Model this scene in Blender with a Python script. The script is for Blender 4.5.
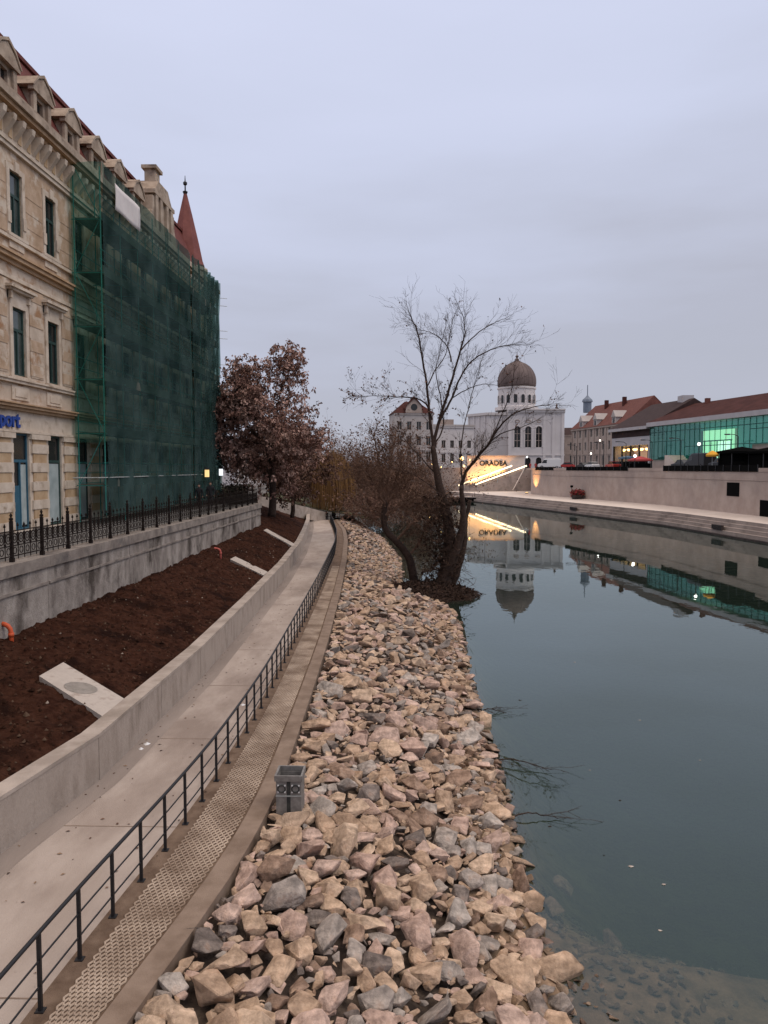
import bpy, bmesh, math, random
import numpy as np
from mathutils import Vector, Matrix, noise as mnoise
R = math.radians
rng = random.Random(7)
for o in list(bpy.data.objects): bpy.data.objects.remove(o)
S = bpy.context.scene
COL = S.collection

# ---------------------------------------------------------------- camera, sky, sun, exposure
FPX = 770.0; YAW = math.atan(20/FPX); PIT = math.atan(44/FPX); CAMZ = 2.75
cam = bpy.data.cameras.new('camera'); camo = bpy.data.objects.new('camera', cam); COL.objects.link(camo)
camo.location = (0, 0, CAMZ); camo.rotation_euler = (R(90)-PIT, 0, YAW)
cam.sensor_fit = 'VERTICAL'; cam.sensor_height = 36; cam.lens = FPX/1024*36
cam.clip_start = .1; cam.clip_end = 5000
S.camera = camo
SUN_EL, SUN_ROT = R(52), R(110)
W = bpy.data.worlds.new('World'); S.world = W; W.use_nodes = True
def build_world():
    nt = W.node_tree; nt.nodes.clear(); N = nt.nodes.new; L = nt.links.new
    out = N('ShaderNodeOutputWorld'); bg = N('ShaderNodeBackground'); bg.inputs[1].default_value = .1
    sky = N('ShaderNodeTexSky'); sky.sky_type = 'NISHITA'; sky.sun_disc = False
    sky.sun_elevation = SUN_EL; sky.sun_rotation = SUN_ROT
    tc = N('ShaderNodeTexCoord'); sx = N('ShaderNodeSeparateXYZ'); L(tc.outputs['Generated'], sx.inputs[0])
    mp = N('ShaderNodeMapping'); mp.inputs['Scale'].default_value = (1.2, 1.2, 5.5); mp.inputs['Rotation'].default_value = (.1, .16, 0)
    L(tc.outputs['Generated'], mp.inputs[0])
    n1 = N('ShaderNodeTexNoise'); n1.inputs['Scale'].default_value = 1.7; n1.inputs['Detail'].default_value = 8; n1.inputs['Roughness'].default_value = .5
    L(mp.outputs[0], n1.inputs['Vector'])
    # cloud deck brightens with height, moved up and down a little by the cloud noise
    m = N('ShaderNodeMath'); m.operation = 'MULTIPLY_ADD'; m.inputs[1].default_value = .44; m.inputs[2].default_value = -.22
    L(n1.outputs['Fac'], m.inputs[0])
    ad = N('ShaderNodeMath'); ad.operation = 'ADD'; L(sx.outputs['Z'], ad.inputs[0]); L(m.outputs[0], ad.inputs[1])
    xs = N('ShaderNodeMath'); xs.operation = 'MULTIPLY_ADD'; xs.inputs[1].default_value = -.10; L(sx.outputs['X'], xs.inputs[0]); L(ad.outputs[0], xs.inputs[2])
    cr = N('ShaderNodeValToRGB'); e = cr.color_ramp.elements
    e[0].position = 0; e[0].color = (.45, .465, .545, 1); e[1].position = 1; e[1].color = (1.60, 1.30, 1.08, 1)
    for p, c in ((.12, (.47, .485, .58)), (.24, (.545, .575, .71)), (.40, (.615, .655, .825)), (.60, (.66, .70, .885)), (.74, (1.05, .95, .92))):
        k = e.new(p); k.color = (*c, 1)
    L(xs.outputs[0], cr.inputs[0])
    sc = N('ShaderNodeVectorMath'); sc.operation = 'SCALE'; sc.inputs['Scale'].default_value = 10.45; L(cr.outputs[0], sc.inputs[0])
    mx = N('ShaderNodeMix'); mx.data_type = 'RGBA'; mx.inputs[0].default_value = .94
    L(sky.outputs[0], mx.inputs[6]); L(sc.outputs[0], mx.inputs[7])
    L(mx.outputs[2], bg.inputs[0]); L(bg.outputs[0], out.inputs[0])
build_world()
sl = bpy.data.lights.new('sun', 'SUN'); sl.energy = 1.1; sl.angle = R(30); sl.color = (1, .90, .80)
so = bpy.data.objects.new('sun', sl); COL.objects.link(so)
so.rotation_euler = (R(90)-SUN_EL, 0, R(180)-SUN_ROT)
S.view_settings.view_transform = 'Standard'; S.view_settings.look = 'None'
S.view_settings.exposure = 0; S.view_settings.gamma = 1; S.view_settings.use_curve_mapping = False
S.render.engine = 'CYCLES'
cy = S.cycles; cy.use_denoising = True; cy.max_bounces = 7; cy.diffuse_bounces = 3; cy.glossy_bounces = 4
cy.transparent_max_bounces = 16; cy.volume_bounces = 0; cy.caustics_reflective = False; cy.caustics_refractive = False

# camera frame, used to turn a measured direction plus a known distance into a place in the world
_fw = Vector((-math.sin(YAW)*math.cos(PIT), math.cos(YAW)*math.cos(PIT), -math.sin(PIT)))
_rt = Vector((math.cos(YAW), math.sin(YAW), 0)); _up = _rt.cross(_fw)
def at(x, y, Y):
    d = _fw + _rt*((x-384)/FPX) - _up*((y-512)/FPX)
    return Vector((0, 0, CAMZ)) + d*(Y/d.y)

# ---------------------------------------------------------------- helpers
class MB:
    def __init__(s): s.v = []; s.f = []; s.m = []; s.c = []
    def add(s, vs, fs, m=0, c=None):
        b = len(s.v); s.v.extend([tuple(p) for p in vs])
        for f in fs: s.f.append([b+i for i in f]); s.m.append(m); s.c.append(c)
    def box(s, x0, x1, y0, y1, z0, z1, m=0, c=None):
        s.add([(x0,y0,z0),(x1,y0,z0),(x1,y1,z0),(x0,y1,z0),(x0,y0,z1),(x1,y0,z1),(x1,y1,z1),(x0,y1,z1)],
              [(0,3,2,1),(4,5,6,7),(0,1,5,4),(1,2,6,5),(2,3,7,6),(3,0,4,7)], m, c)
    def hexa(s, p, m=0, c=None):   # 8 corners: bottom loop, top loop
        s.add(p, [(0,3,2,1),(4,5,6,7),(0,1,5,4),(1,2,6,5),(2,3,7,6),(3,0,4,7)], m, c)
    def obox(s, o, u, n, a0, a1, d0, d1, z0, z1, m=0, c=None):   # box in a frame: along u, outward n
        P = [o+u*a+n*d+Vector((0,0,z)) for z in (z0, z1) for a, d in ((a0,d1),(a1,d1),(a1,d0),(a0,d0))]
        s.hexa(P, m, c)
    def tube(s, pts, rad, n=6, m=0, c=None, cap=True):
        pts = [Vector(p) for p in pts]; k = len(pts)
        if not hasattr(rad, '__len__'): rad = [rad]*k
        b = len(s.v); ref = None
        for i, p in enumerate(pts):
            t = (pts[min(i+1, k-1)]-pts[max(i-1, 0)]).normalized()
            if ref is None: ref = t.orthogonal().normalized()
            ref = (ref-t*ref.dot(t))
            if ref.length < 1e-5: ref = t.orthogonal()
            ref.normalize(); q = t.cross(ref)
            for j in range(n):
                a = 2*math.pi*j/n; s.v.append(tuple(p+(ref*math.cos(a)+q*math.sin(a))*rad[i]))
        for i in range(k-1):
            for j in range(n):
                s.f.append([b+i*n+j, b+i*n+(j+1) % n, b+(i+1)*n+(j+1) % n, b+(i+1)*n+j]); s.m.append(m); s.c.append(c)
        if cap and n > 2:
            s.f.append([b+j for j in reversed(range(n))]); s.m.append(m); s.c.append(c)
            s.f.append([b+(k-1)*n+j for j in range(n)]); s.m.append(m); s.c.append(c)
    def lathe(s, cx, cy_, prof, n=24, m=0, c=None, a0=0, a1=2*math.pi):
        b = len(s.v); k = len(prof); full = abs(a1-a0-2*math.pi) < 1e-6; nn = n if full else n+1
        for r, z in prof:
            for j in range(nn):
                a = a0+(a1-a0)*j/n; s.v.append((cx+r*math.cos(a), cy_+r*math.sin(a), z))
        for i in range(k-1):
            for j in range(n):
                j2 = (j+1) % nn
                s.f.append([b+i*nn+j, b+i*nn+j2, b+(i+1)*nn+j2, b+(i+1)*nn+j]); s.m.append(m); s.c.append(c)
    def prism(s, poly, o, u, n, d0, d1, m=0, c=None):    # polygon (a,z) in the u/up plane, pushed from d0 to d1 along n
        k = len(poly); P = [o+u*a+n*d+Vector((0,0,z)) for d in (d0, d1) for a, z in poly]
        fs = [tuple(reversed(range(k))), tuple(range(k, 2*k))]+[(i, (i+1) % k, k+(i+1) % k, k+i) for i in range(k)]
        s.add(P, fs, m, c)
    def build(s, name, mats, parent=None, smooth=False, fix=True):
        me = bpy.data.meshes.new(name)
        off = Vector(parent_loc(parent)) if parent else Vector((0,0,0))
        vs = [(v[0]-off.x, v[1]-off.y, v[2]-off.z) for v in s.v]
        me.from_pydata(vs, [], s.f)
        for mm in (mats if isinstance(mats, (list, tuple)) else [mats]): me.materials.append(mm)
        me.polygons.foreach_set('material_index', s.m)
        if any(c is not None for c in s.c):
            ca = me.color_attributes.new('tint', 'FLOAT_COLOR', 'CORNER'); arr = []
            for f, c in zip(s.f, s.c): arr.extend((*(c or (.5,.5,.5)), 1)*len(f))
            ca.data.foreach_set('color', arr)
        if smooth: me.polygons.foreach_set('use_smooth', [True]*len(me.polygons))
        if fix and len(s.f) < 60000:
            bm = bmesh.new(); bm.from_mesh(me); bmesh.ops.recalc_face_normals(bm, faces=bm.faces); bm.to_mesh(me); bm.free()
        me.update()
        o = bpy.data.objects.new(name, me); COL.objects.link(o)
        if parent: o.parent = parent
        return o
def parent_loc(p):
    v = Vector(p.location)
    while p.parent: p = p.parent; v += Vector(p.location)
    return v
def tag(o, label=None, cat=None, group=None, kind=None):
    if label: o['label'] = label
    if cat: o['category'] = cat
    if group: o['group'] = group
    if kind: o['kind'] = kind
    return o
def thing(name, label, cat, loc, group=None):
    o = bpy.data.objects.new(name, None); COL.objects.link(o); o.location = loc; o.empty_display_size = .2
    return tag(o, label, cat, group)
def struct(name, mb, mat, smooth=False): return tag(mb.build(name, mat, None, smooth), kind='structure')

# ---------------------------------------------------------------- materials
def mat(name, c1, c2=None, scale=3, rough=.85, bump=.0, bscale=20, metal=0, spec=.3, c3=None, s3=.6, w3=(.55,.68), stretch=None, attr=False, attrw=.6, detail=6, emit=None, es=0):
    m = bpy.data.materials.new(name); m.use_nodes = True; nt = m.node_tree; N = nt.nodes.new; L = nt.links.new
    b = nt.nodes['Principled BSDF']; b.inputs['Roughness'].default_value = rough; b.inputs['Metallic'].default_value = metal
    b.inputs['Specular IOR Level'].default_value = spec
    tc = N('ShaderNodeTexCoord'); vec = tc.outputs['Object']
    if stretch:
        mp = N('ShaderNodeMapping'); mp.inputs['Scale'].default_value = stretch; L(vec, mp.inputs[0]); vec = mp.outputs[0]
    col = None
    if c2:
        n = N('ShaderNodeTexNoise'); n.inputs['Scale'].default_value = scale; n.inputs['Detail'].default_value = detail; n.inputs['Roughness'].default_value = .6
        L(vec, n.inputs['Vector'])
        r = N('ShaderNodeValToRGB'); r.color_ramp.elements[0].position = .36; r.color_ramp.elements[1].position = .64
        r.color_ramp.elements[0].color = (*c1, 1); r.color_ramp.elements[1].color = (*c2, 1)
        L(n.outputs['Fac'], r.inputs[0]); col = r.outputs[0]
    if c3:
        n = N('ShaderNodeTexNoise'); n.inputs['Scale'].default_value = s3; n.inputs['Detail'].default_value = 7; n.inputs['Roughness'].default_value = .65
        L(vec, n.inputs['Vector'])
        mr = N('ShaderNodeMapRange'); mr.inputs[1].default_value, mr.inputs[2].default_value = w3; L(n.outputs['Fac'], mr.inputs[0])
        mx = N('ShaderNodeMix'); mx.data_type = 'RGBA'; mx.inputs[7].default_value = (*c3, 1)
        if col: L(col, mx.inputs[6])
        else: mx.inputs[6].default_value = (*c1, 1)
        L(mr.outputs[0], mx.inputs[0]); col = mx.outputs[2]
    if attr:
        at_ = N('ShaderNodeAttribute'); at_.attribute_name = 'tint'
        mx = N('ShaderNodeMix'); mx.data_type = 'RGBA'; mx.blend_type = 'MIX'; mx.inputs[0].default_value = attrw
        if col: L(col, mx.inputs[6])
        else: mx.inputs[6].default_value = (*c1, 1)
        L(at_.outputs['Color'], mx.inputs[7]); col = mx.outputs[2]
    if col: L(col, b.inputs['Base Color'])
    else: b.inputs['Base Color'].default_value = (*c1, 1)
    if bump:
        n = N('ShaderNodeTexNoise'); n.inputs['Scale'].default_value = bscale; n.inputs['Detail'].default_value = 8; n.inputs['Roughness'].default_value = .65
        L(vec, n.inputs['Vector'])
        bp = N('ShaderNodeBump'); bp.inputs['Strength'].default_value = bump; bp.inputs['Distance'].default_value = .05
        L(n.outputs['Fac'], bp.inputs['Height']); L(bp.outputs[0], b.inputs['Normal'])
    if emit:
        b.inputs['Emission Color'].default_value = (*emit, 1); b.inputs['Emission Strength'].default_value = es
    return m
M = {}
M['concrete'] = mat('concrete', (.31,.26,.222), (.45,.385,.335), 1.3, .9, .4, 30, c3=(.24,.20,.165), s3=.8, w3=(.52,.74))
M['path'] = mat('path_concrete', (.345,.285,.245), (.435,.37,.325), .9, .85, .3, 60, c3=(.25,.20,.17), s3=.5, w3=(.5,.70), stretch=(1,.4,1))
M['gutter'] = mat('damp_concrete', (.23,.19,.165), (.31,.26,.228), 1.1, .8, .15, 60, stretch=(1,.25,1))
M['kerb'] = mat('kerb_concrete', (.175,.125,.092), (.26,.195,.15), 2, .9, .3, 50)
M['paver'] = mat('paver_ground', (.115,.074,.05), (.20,.14,.10), 3, .95, .5, 60)
M['paver_rib'] = mat('paver_rib', (.23,.165,.12), (.50,.40,.315), 1.2, .85, .2, 60)
M['oldwall'] = mat('stained_wall', (.20,.17,.15), (.42,.375,.335), 1.3, .95, .8, 18, c3=(.075,.06,.05), s3=.7, w3=(.50,.66), stretch=(1,1,.62))
M['coping'] = mat('coping_stone', (.19,.16,.14), (.32,.28,.245), 1.5, .92, .4, 25, c3=(.10,.09,.085), s3=.9, w3=(.52,.7))
M['soil'] = mat('dark_soil', (.028,.0105,.0065), (.062,.027,.017), 5, 1, 1, 28, spec=.05, c3=(.016,.007,.005), s3=.9, w3=(.50,.64))
M['rockbase'] = mat('stone_bed', (.05,.037,.03), (.12,.09,.07), 6, 1, .8, 20)
M['street'] = mat('street_paving', (.10,.095,.09), (.16,.15,.14), 1, .9, .1, 40)
M['ground'] = mat('town_ground', (.11,.095,.085), (.16,.14,.12), .4, .95, .2, 10)
M['iron'] = mat('black_iron', (.012,.012,.014), None, rough=.5, spec=.4)
M['iron2'] = mat('weathered_iron', (.012,.009,.008), (.024,.017,.014), 8, .8, spec=.1)
M['steel'] = mat('grey_metal', (.17,.16,.15), (.26,.245,.23), 9, .55, .1, 60, metal=.3)
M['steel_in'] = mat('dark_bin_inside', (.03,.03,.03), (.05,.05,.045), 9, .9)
M['orange'] = mat('orange_plastic', (.62,.10,.035), (.5,.09,.03), 6, .5)
M['pinkpaint'] = mat('faded_red_plastic', (.42,.09,.07), (.5,.13,.10), 6, .6)
M['slab'] = mat('pale_slab', (.40,.35,.31), (.52,.465,.415), 2, .9, .4, 40, c3=(.20,.14,.11), s3=2.0, w3=(.52,.72))
M['manhole'] = mat('manhole_iron', (.24,.215,.19), (.32,.29,.26), 6, .8, .6, 70)
# building
M['plaster'] = mat('peeling_plaster', (.48,.385,.295), (.62,.52,.425), 1.1, .95, .5, 14, c3=(.36,.205,.11), s3=.9, w3=(.50,.62))
M['plaster2'] = mat('ochre_plaster', (.40,.275,.18), (.55,.41,.295), 1.2, .95, .5, 14, c3=(.62,.53,.43), s3=1.0, w3=(.52,.62))
M['cream'] = mat('cream_stone', (.53,.435,.34), (.67,.575,.475), 1.5, .9, .35, 20, c3=(.34,.255,.18), s3=1.6, w3=(.55,.70))
M['ochre'] = mat('ochre_block', (.42,.28,.16), (.53,.385,.245), 2, .9, .2, 20, c3=(.66,.55,.42), s3=1.5, w3=(.62,.75))
M['greystone'] = mat('weathered_stone', (.30,.23,.175), (.48,.39,.305), 1.4, .95, .4, 18, c3=(.16,.125,.10), s3=1.6, w3=(.54,.70))
M['orangetrim'] = mat('ochre_cornice', (.40,.255,.145), (.50,.345,.22), 2, .8, .1, 20)
M['redroof'] = mat('dark_red_roof', (.10,.022,.018), (.15,.04,.03), 3, .8, .4, 30)
M['rooftile'] = mat('red_tiles', (.115,.042,.034), (.18,.07,.055), 2, .9, .4, 8, c3=(.13,.05,.04), s3=.4)
M['brownroof'] = mat('brown_tiles', (.05,.019,.016), (.08,.031,.026), .7, .95, .4, 8, spec=.1)
M['darkroof'] = mat('dark_roof', (.030,.016,.015), (.05,.028,.026), 1.4, .9, .3, 8)
M['conered'] = mat('red_spire_tin', (.15,.04,.032), (.21,.065,.052), 1.5, .6, .15, 12)
M['wframe'] = mat('dark_green_frame', (.022,.05,.045), (.03,.062,.055), 5, .6)
M['glass'] = mat('window_glass', (.035,.05,.05), (.07,.095,.09), .8, .12, spec=.6)
M['glassd'] = mat('dark_window_glass', (.010,.012,.013), (.02,.022,.022), .8, .15, spec=.5)
M['curtain'] = mat('pale_window_blind', (.30,.36,.36), (.42,.48,.48), 1.5, .35, spec=.5)
M['bluedoor'] = mat('blue_door', (.03,.10,.15), (.04,.12,.18), 3, .5)
M['bluetext'] = mat('blue_letters', (.02,.06,.30), None, rough=.5)
M['tube'] = mat('green_scaffold_tube', (.03,.20,.18), (.05,.26,.23), 4, .5, metal=.2)
M['galv'] = mat('galvanised_tube', (.32,.34,.33), (.42,.44,.43), 4, .5, metal=.3)
M['deck'] = mat('scaffold_plank', (.06,.075,.062), (.10,.11,.09), 3, .9)
M['banner'] = mat('white_banner', (.62,.58,.57), (.68,.64,.62), 2, .8, c3=(.55,.45,.45), s3=2.5, w3=(.58,.7))
M['bark'] = mat('dark_bark', (.035,.021,.016), (.065,.042,.032), 7, .95, .6, 30)
M['twig'] = mat('brown_twig', (.13,.075,.05), (.20,.12,.085), 5, .95)
M['leaf'] = mat('brown_leaves', (.16,.07,.045), None, rough=.8, attr=True, attrw=1)
M['debris'] = mat('flood_debris', (.03,.017,.012), (.08,.046,.03), 8, 1, .8, 30, attr=True, attrw=.4)
M['reed'] = mat('golden_reed', (.22,.12,.045), None, rough=.9, attr=True, attrw=1)
M['hedge'] = mat('dark_hedge', (.03,.028,.02), None, rough=.9, attr=True, attrw=1)
M['grass'] = mat('winter_grass', (.045,.05,.018), (.08,.07,.035), 5, 1, .6, 30)
M['mud'] = mat('islet_mud', (.022,.013,.010), (.045,.027,.02), 7, .9, .9, 20)
# far bank
M['quay'] = mat('quay_stone', (.40,.315,.27), (.49,.40,.35), .5, .9, .25, 6, c3=(.33,.27,.24), s3=.12, w3=(.5,.7))
M['quaytop'] = mat('promenade_stone', (.58,.50,.44), (.66,.58,.52), .4, .9, .1, 6)
M['steps'] = mat('step_stone', (.31,.255,.225), (.40,.335,.295), .5, .9, .2, 6, c3=(.20,.165,.145), s3=.3, w3=(.5,.7))
M['wetstone'] = mat('wet_dark_stone', (.03,.022,.02), (.06,.045,.04), 2, .7)
M['white'] = mat('white_stucco', (.56,.525,.52), (.64,.605,.60), .15, .9, c3=(.58,.55,.54), s3=.2)
M['white2'] = mat('grey_stucco', (.38,.34,.32), (.48,.44,.42), .2, .9)
M['dome'] = mat('dome_tin', (.115,.085,.08), (.16,.12,.112), .35, .7, c3=(.09,.068,.064), s3=.5, stretch=(1,1,.3))
M['stone2'] = mat('townhouse_stone', (.34,.27,.235), (.42,.345,.30), .4, .9)
M['blackpan'] = mat('black_panel', (.004,.004,.004), None, rough=.9, spec=.05)
M['fascia'] = mat('pale_fascia', (.42,.40,.41), (.48,.46,.47), .6, .7)
M['greenmull'] = mat('green_mullion', (.015,.10,.085), None, rough=.5)
M['carglass'] = mat('car_glass', (.01,.012,.014), None, rough=.1, spec=.6)
M['tyre'] = mat('tyre_rubber', (.01,.01,.01), None, rough=.9)
M['rim'] = mat('wheel_rim', (.3,.3,.3), None, rough=.4, metal=.6)
for n_, c_ in (('carwhite', (.72,.72,.72)), ('carred', (.40,.03,.025)), ('carblack', (.012,.012,.014)), ('cargrey', (.16,.16,.17)), ('carblue', (.05,.09,.16))):
    M[n_] = mat(n_, c_, None, rough=.3, spec=.5)
def emis(name, c, s): return mat(name, c, None, rough=.6, emit=c, es=s)
M['lampwhite'] = emis('lit_white_lamp', (1,.93,.85), 6)
M['lampwarm'] = emis('lit_warm_lamp', (1,.62,.22), 5)
M['ledrail'] = emis('lit_led_handrail', (1,.78,.50), 3.2)
M['litroom'] = emis('lit_green_room', (.74,1,.62), 1.0)
M['litwhite'] = emis('lit_entrance_pane', (1,1,.82), 1.5)
M['litshop'] = emis('lit_shop_interior', (.8,.58,.45), .17)
M['litgreen'] = emis('dim_green_interior', (.08,.30,.27), .27)
M['litdark'] = emis('dim_teal_interior', (.02,.13,.13), .2)
M['canvasred'] = mat('red_canvas', (.42,.06,.06), None, rough=.8)
M['canvaswhite'] = mat('white_canvas', (.7,.64,.64), None, rough=.8)
M['canvasyel'] = mat('yellow_canvas', (.75,.38,.04), None, rough=.8)
M['canvasblk'] = mat('black_canvas', (.006,.006,.006), None, rough=1, spec=0)
M['canvasblue'] = mat('blue_canvas', (.10,.17,.25), None, rough=.8)
M['redflower'] = mat('red_petals', (.35,.05,.045), None, rough=.8, attr=True, attrw=1)
M['skin'] = mat('skin', (.42,.25,.18), None, rough=.6)
M['coat'] = mat('black_coat', (.012,.012,.014), (.02,.02,.023), 12, .9)
M['coatred'] = mat('red_coat', (.30,.04,.035), (.36,.05,.045), 12, .9)
M['hair'] = mat('brown_hair', (.03,.018,.012), None, rough=.7)

def net_material(name, fac, c1, c2, stretch):
    m = bpy.data.materials.new(name); m.use_nodes = True; nt = m.node_tree; nt.nodes.clear(); N = nt.nodes.new; L = nt.links.new
    out = N('ShaderNodeOutputMaterial'); mx = N('ShaderNodeMixShader'); tr = N('ShaderNodeBsdfTransparent'); df = N('ShaderNodeBsdfDiffuse')
    tl = N('ShaderNodeBsdfTranslucent'); m2 = N('ShaderNodeMixShader'); m2.inputs[0].default_value = .25
    tr.inputs[0].default_value = (.75,.95,.88,1)
    tc = N('ShaderNodeTexCoord'); mp = N('ShaderNodeMapping'); mp.inputs['Scale'].default_value = stretch; L(tc.outputs['Object'], mp.inputs[0])
    n = N('ShaderNodeTexNoise'); n.inputs['Scale'].default_value = .8; n.inputs['Detail'].default_value = 7; n.inputs['Roughness'].default_value = .6; L(mp.outputs[0], n.inputs['Vector'])
    r = N('ShaderNodeValToRGB'); r.color_ramp.elements[0].position = .35; r.color_ramp.elements[1].position = .68
    r.color_ramp.elements[0].color = (*c1,1); r.color_ramp.elements[1].color = (*c2,1); L(n.outputs['Fac'], r.inputs[0])
    L(r.outputs[0], df.inputs[0]); L(r.outputs[0], tl.inputs[0]); L(df.outputs[0], m2.inputs[1]); L(tl.outputs[0], m2.inputs[2])
    n2 = N('ShaderNodeTexNoise'); n2.inputs['Scale'].default_value = .35; n2.inputs['Detail'].default_value = 5; L(tc.outputs['Object'], n2.inputs['Vector'])
    mr = N('ShaderNodeMapRange'); mr.inputs[1].default_value = .3; mr.inputs[2].default_value = .7; mr.inputs[3].default_value = fac-.14; mr.inputs[4].default_value = min(fac+.14, .97)
    L(n2.outputs['Fac'], mr.inputs[0]); L(mr.outputs[0], mx.inputs[0])
    L(tr.outputs[0], mx.inputs[1]); L(m2.outputs[0], mx.inputs[2]); L(mx.outputs[0], out.inputs[0])
    return m
M['net'] = net_material('green_debris_net', .63, (.022,.046,.045), (.085,.138,.134), (1,.55,.6))
M['netend'] = net_material('thin_green_net', .34, (.03,.10,.08), (.06,.16,.125), (1,1,.4))
def glass_wall_material():
    m = bpy.data.materials.new('green_glass'); m.use_nodes = True; nt = m.node_tree; nt.nodes.clear(); N = nt.nodes.new; L = nt.links.new
    out = N('ShaderNodeOutputMaterial'); mx = N('ShaderNodeMixShader'); tr = N('ShaderNodeBsdfTransparent'); gl = N('ShaderNodeBsdfGlossy'); gl.inputs['Roughness'].default_value = .05
    tr.inputs[0].default_value = (.70,.94,.88,1); gl.inputs[0].default_value = (.55,.85,.78,1)
    fr = N('ShaderNodeValue'); fr.outputs[0].default_value = .14
    L(fr.outputs[0], mx.inputs[0]); L(tr.outputs[0], mx.inputs[1]); L(gl.outputs[0], mx.inputs[2]); L(mx.outputs[0], out.inputs[0]); return m
M['greenglass'] = glass_wall_material()
def water_material():
    m = bpy.data.materials.new('river_water'); m.use_nodes = True; nt = m.node_tree; nt.nodes.clear(); N = nt.nodes.new; L = nt.links.new
    out = N('ShaderNodeOutputMaterial'); mx = N('ShaderNodeMixShader'); mb = N('ShaderNodeMixShader'); mb.inputs[0].default_value = .22
    tr = N('ShaderNodeBsdfTransparent'); df = N('ShaderNodeBsdfDiffuse'); df.inputs[0].default_value = (.058,.092,.070,1)
    gl = N('ShaderNodeBsdfGlossy'); gl.inputs['Roughness'].default_value = .008; gl.inputs[0].default_value = (.88,.98,.965,1)
    fr = N('ShaderNodeFresnel'); fr.inputs[0].default_value = 1.50
    tc = N('ShaderNodeTexCoord'); mp = N('ShaderNodeMapping'); mp.inputs['Scale'].default_value = (1,.55,1); L(tc.outputs['Object'], mp.inputs[0])
    n = N('ShaderNodeTexNoise'); n.inputs['Scale'].default_value = .9; n.inputs['Detail'].default_value = 3; L(mp.outputs[0], n.inputs['Vector'])
    bp = N('ShaderNodeBump'); bp.inputs['Strength'].default_value = .02; bp.inputs['Distance'].default_value = .2
    L(n.outputs['Fac'], bp.inputs['Height']); L(bp.outputs[0], gl.inputs['Normal'])
    L(fr.outputs[0], mx.inputs[0]); L(tr.outputs[0], mb.inputs[1]); L(df.outputs[0], mb.inputs[2]); L(mb.outputs[0], mx.inputs[1]); L(gl.outputs[0], mx.inputs[2])
    va = N('ShaderNodeVolumeAbsorption'); va.inputs[0].default_value = (.45,.62,.42,1); va.inputs[1].default_value = .75
    L(mx.outputs[0], out.inputs['Surface']); L(va.outputs[0], out.inputs['Volume']); return m
M['water'] = water_material()
def rock_material():
    m = mat('riprap_rock', (.20,.15,.12), (.52,.42,.345), 2.6, .95, 1, 9, attr=True, attrw=.70)
    nt = m.node_tree; N = nt.nodes.new; L = nt.links.new; b = nt.nodes['Principled BSDF']
    src = b.inputs['Base Color'].links[0].from_socket
    tc = N('ShaderNodeTexCoord')
    n = N('ShaderNodeTexNoise'); n.inputs['Scale'].default_value = 5; n.inputs['Detail'].default_value = 9; n.inputs['Roughness'].default_value = .7; L(tc.outputs['Object'], n.inputs['Vector'])
    mr = N('ShaderNodeMapRange'); mr.inputs[1].default_value = .32; mr.inputs[2].default_value = .68; mr.inputs[3].default_value = .50; mr.inputs[4].default_value = 1.42; L(n.outputs['Fac'], mr.inputs[0])
    v = N('ShaderNodeVectorMath'); v.operation = 'SCALE'; L(src, v.inputs[0]); L(mr.outputs[0], v.inputs['Scale'])
    L(v.outputs[0], b.inputs['Base Color'])
    n3 = N('ShaderNodeTexNoise'); n3.inputs['Scale'].default_value = 3.2; n3.inputs['Detail'].default_value = 6; L(tc.outputs['Object'], n3.inputs['Vector'])
    m3 = N('ShaderNodeMapRange'); m3.inputs[1].default_value = .60; m3.inputs[2].default_value = .72; m3.inputs[4].default_value = .5; L(n3.outputs['Fac'], m3.inputs[0])
    mx = N('ShaderNodeMix'); mx.data_type = 'RGBA'; mx.inputs[7].default_value = (.30,.16,.09,1); L(m3.outputs[0], mx.inputs[0]); L(v.outputs[0], mx.inputs[6]); L(mx.outputs[2], b.inputs['Base Color'])
    return m
M['rock'] = rock_material()

def wet_rock():   # stones are stained dark and wet in a ragged band at the waterline
    m = M['rock']; nt = m.node_tree; N = nt.nodes.new; L = nt.links.new; b = nt.nodes['Principled BSDF']; src = b.inputs['Base Color'].links[0].from_socket
    g = N('ShaderNodeNewGeometry'); s = N('ShaderNodeSeparateXYZ'); L(g.outputs['Position'], s.inputs[0])
    n = N('ShaderNodeTexNoise'); n.inputs['Scale'].default_value = 2.5; L(g.outputs['Position'], n.inputs['Vector'])
    a = N('ShaderNodeMath'); a.operation = 'MULTIPLY_ADD'; a.inputs[1].default_value = -.22; L(n.outputs['Fac'], a.inputs[0]); L(s.outputs['Z'], a.inputs[2])
    mr = N('ShaderNodeMapRange'); mr.inputs[1].default_value = -4.90; mr.inputs[2].default_value = -4.80; mr.inputs[3].default_value = .52; mr.inputs[4].default_value = 1; L(a.outputs[0], mr.inputs[0])
    v = N('ShaderNodeVectorMath'); v.operation = 'SCALE'; L(src, v.inputs[0]); L(mr.outputs[0], v.inputs['Scale']); L(v.outputs[0], b.inputs['Base Color'])
wet_rock()
M['lowwall'] = mat('cast_wall', (.30,.25,.212), (.46,.395,.345), 1.1, .92, .5, 24, c3=(.20,.16,.13), s3=1.1, w3=(.50,.70), stretch=(1,1,.4))
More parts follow.
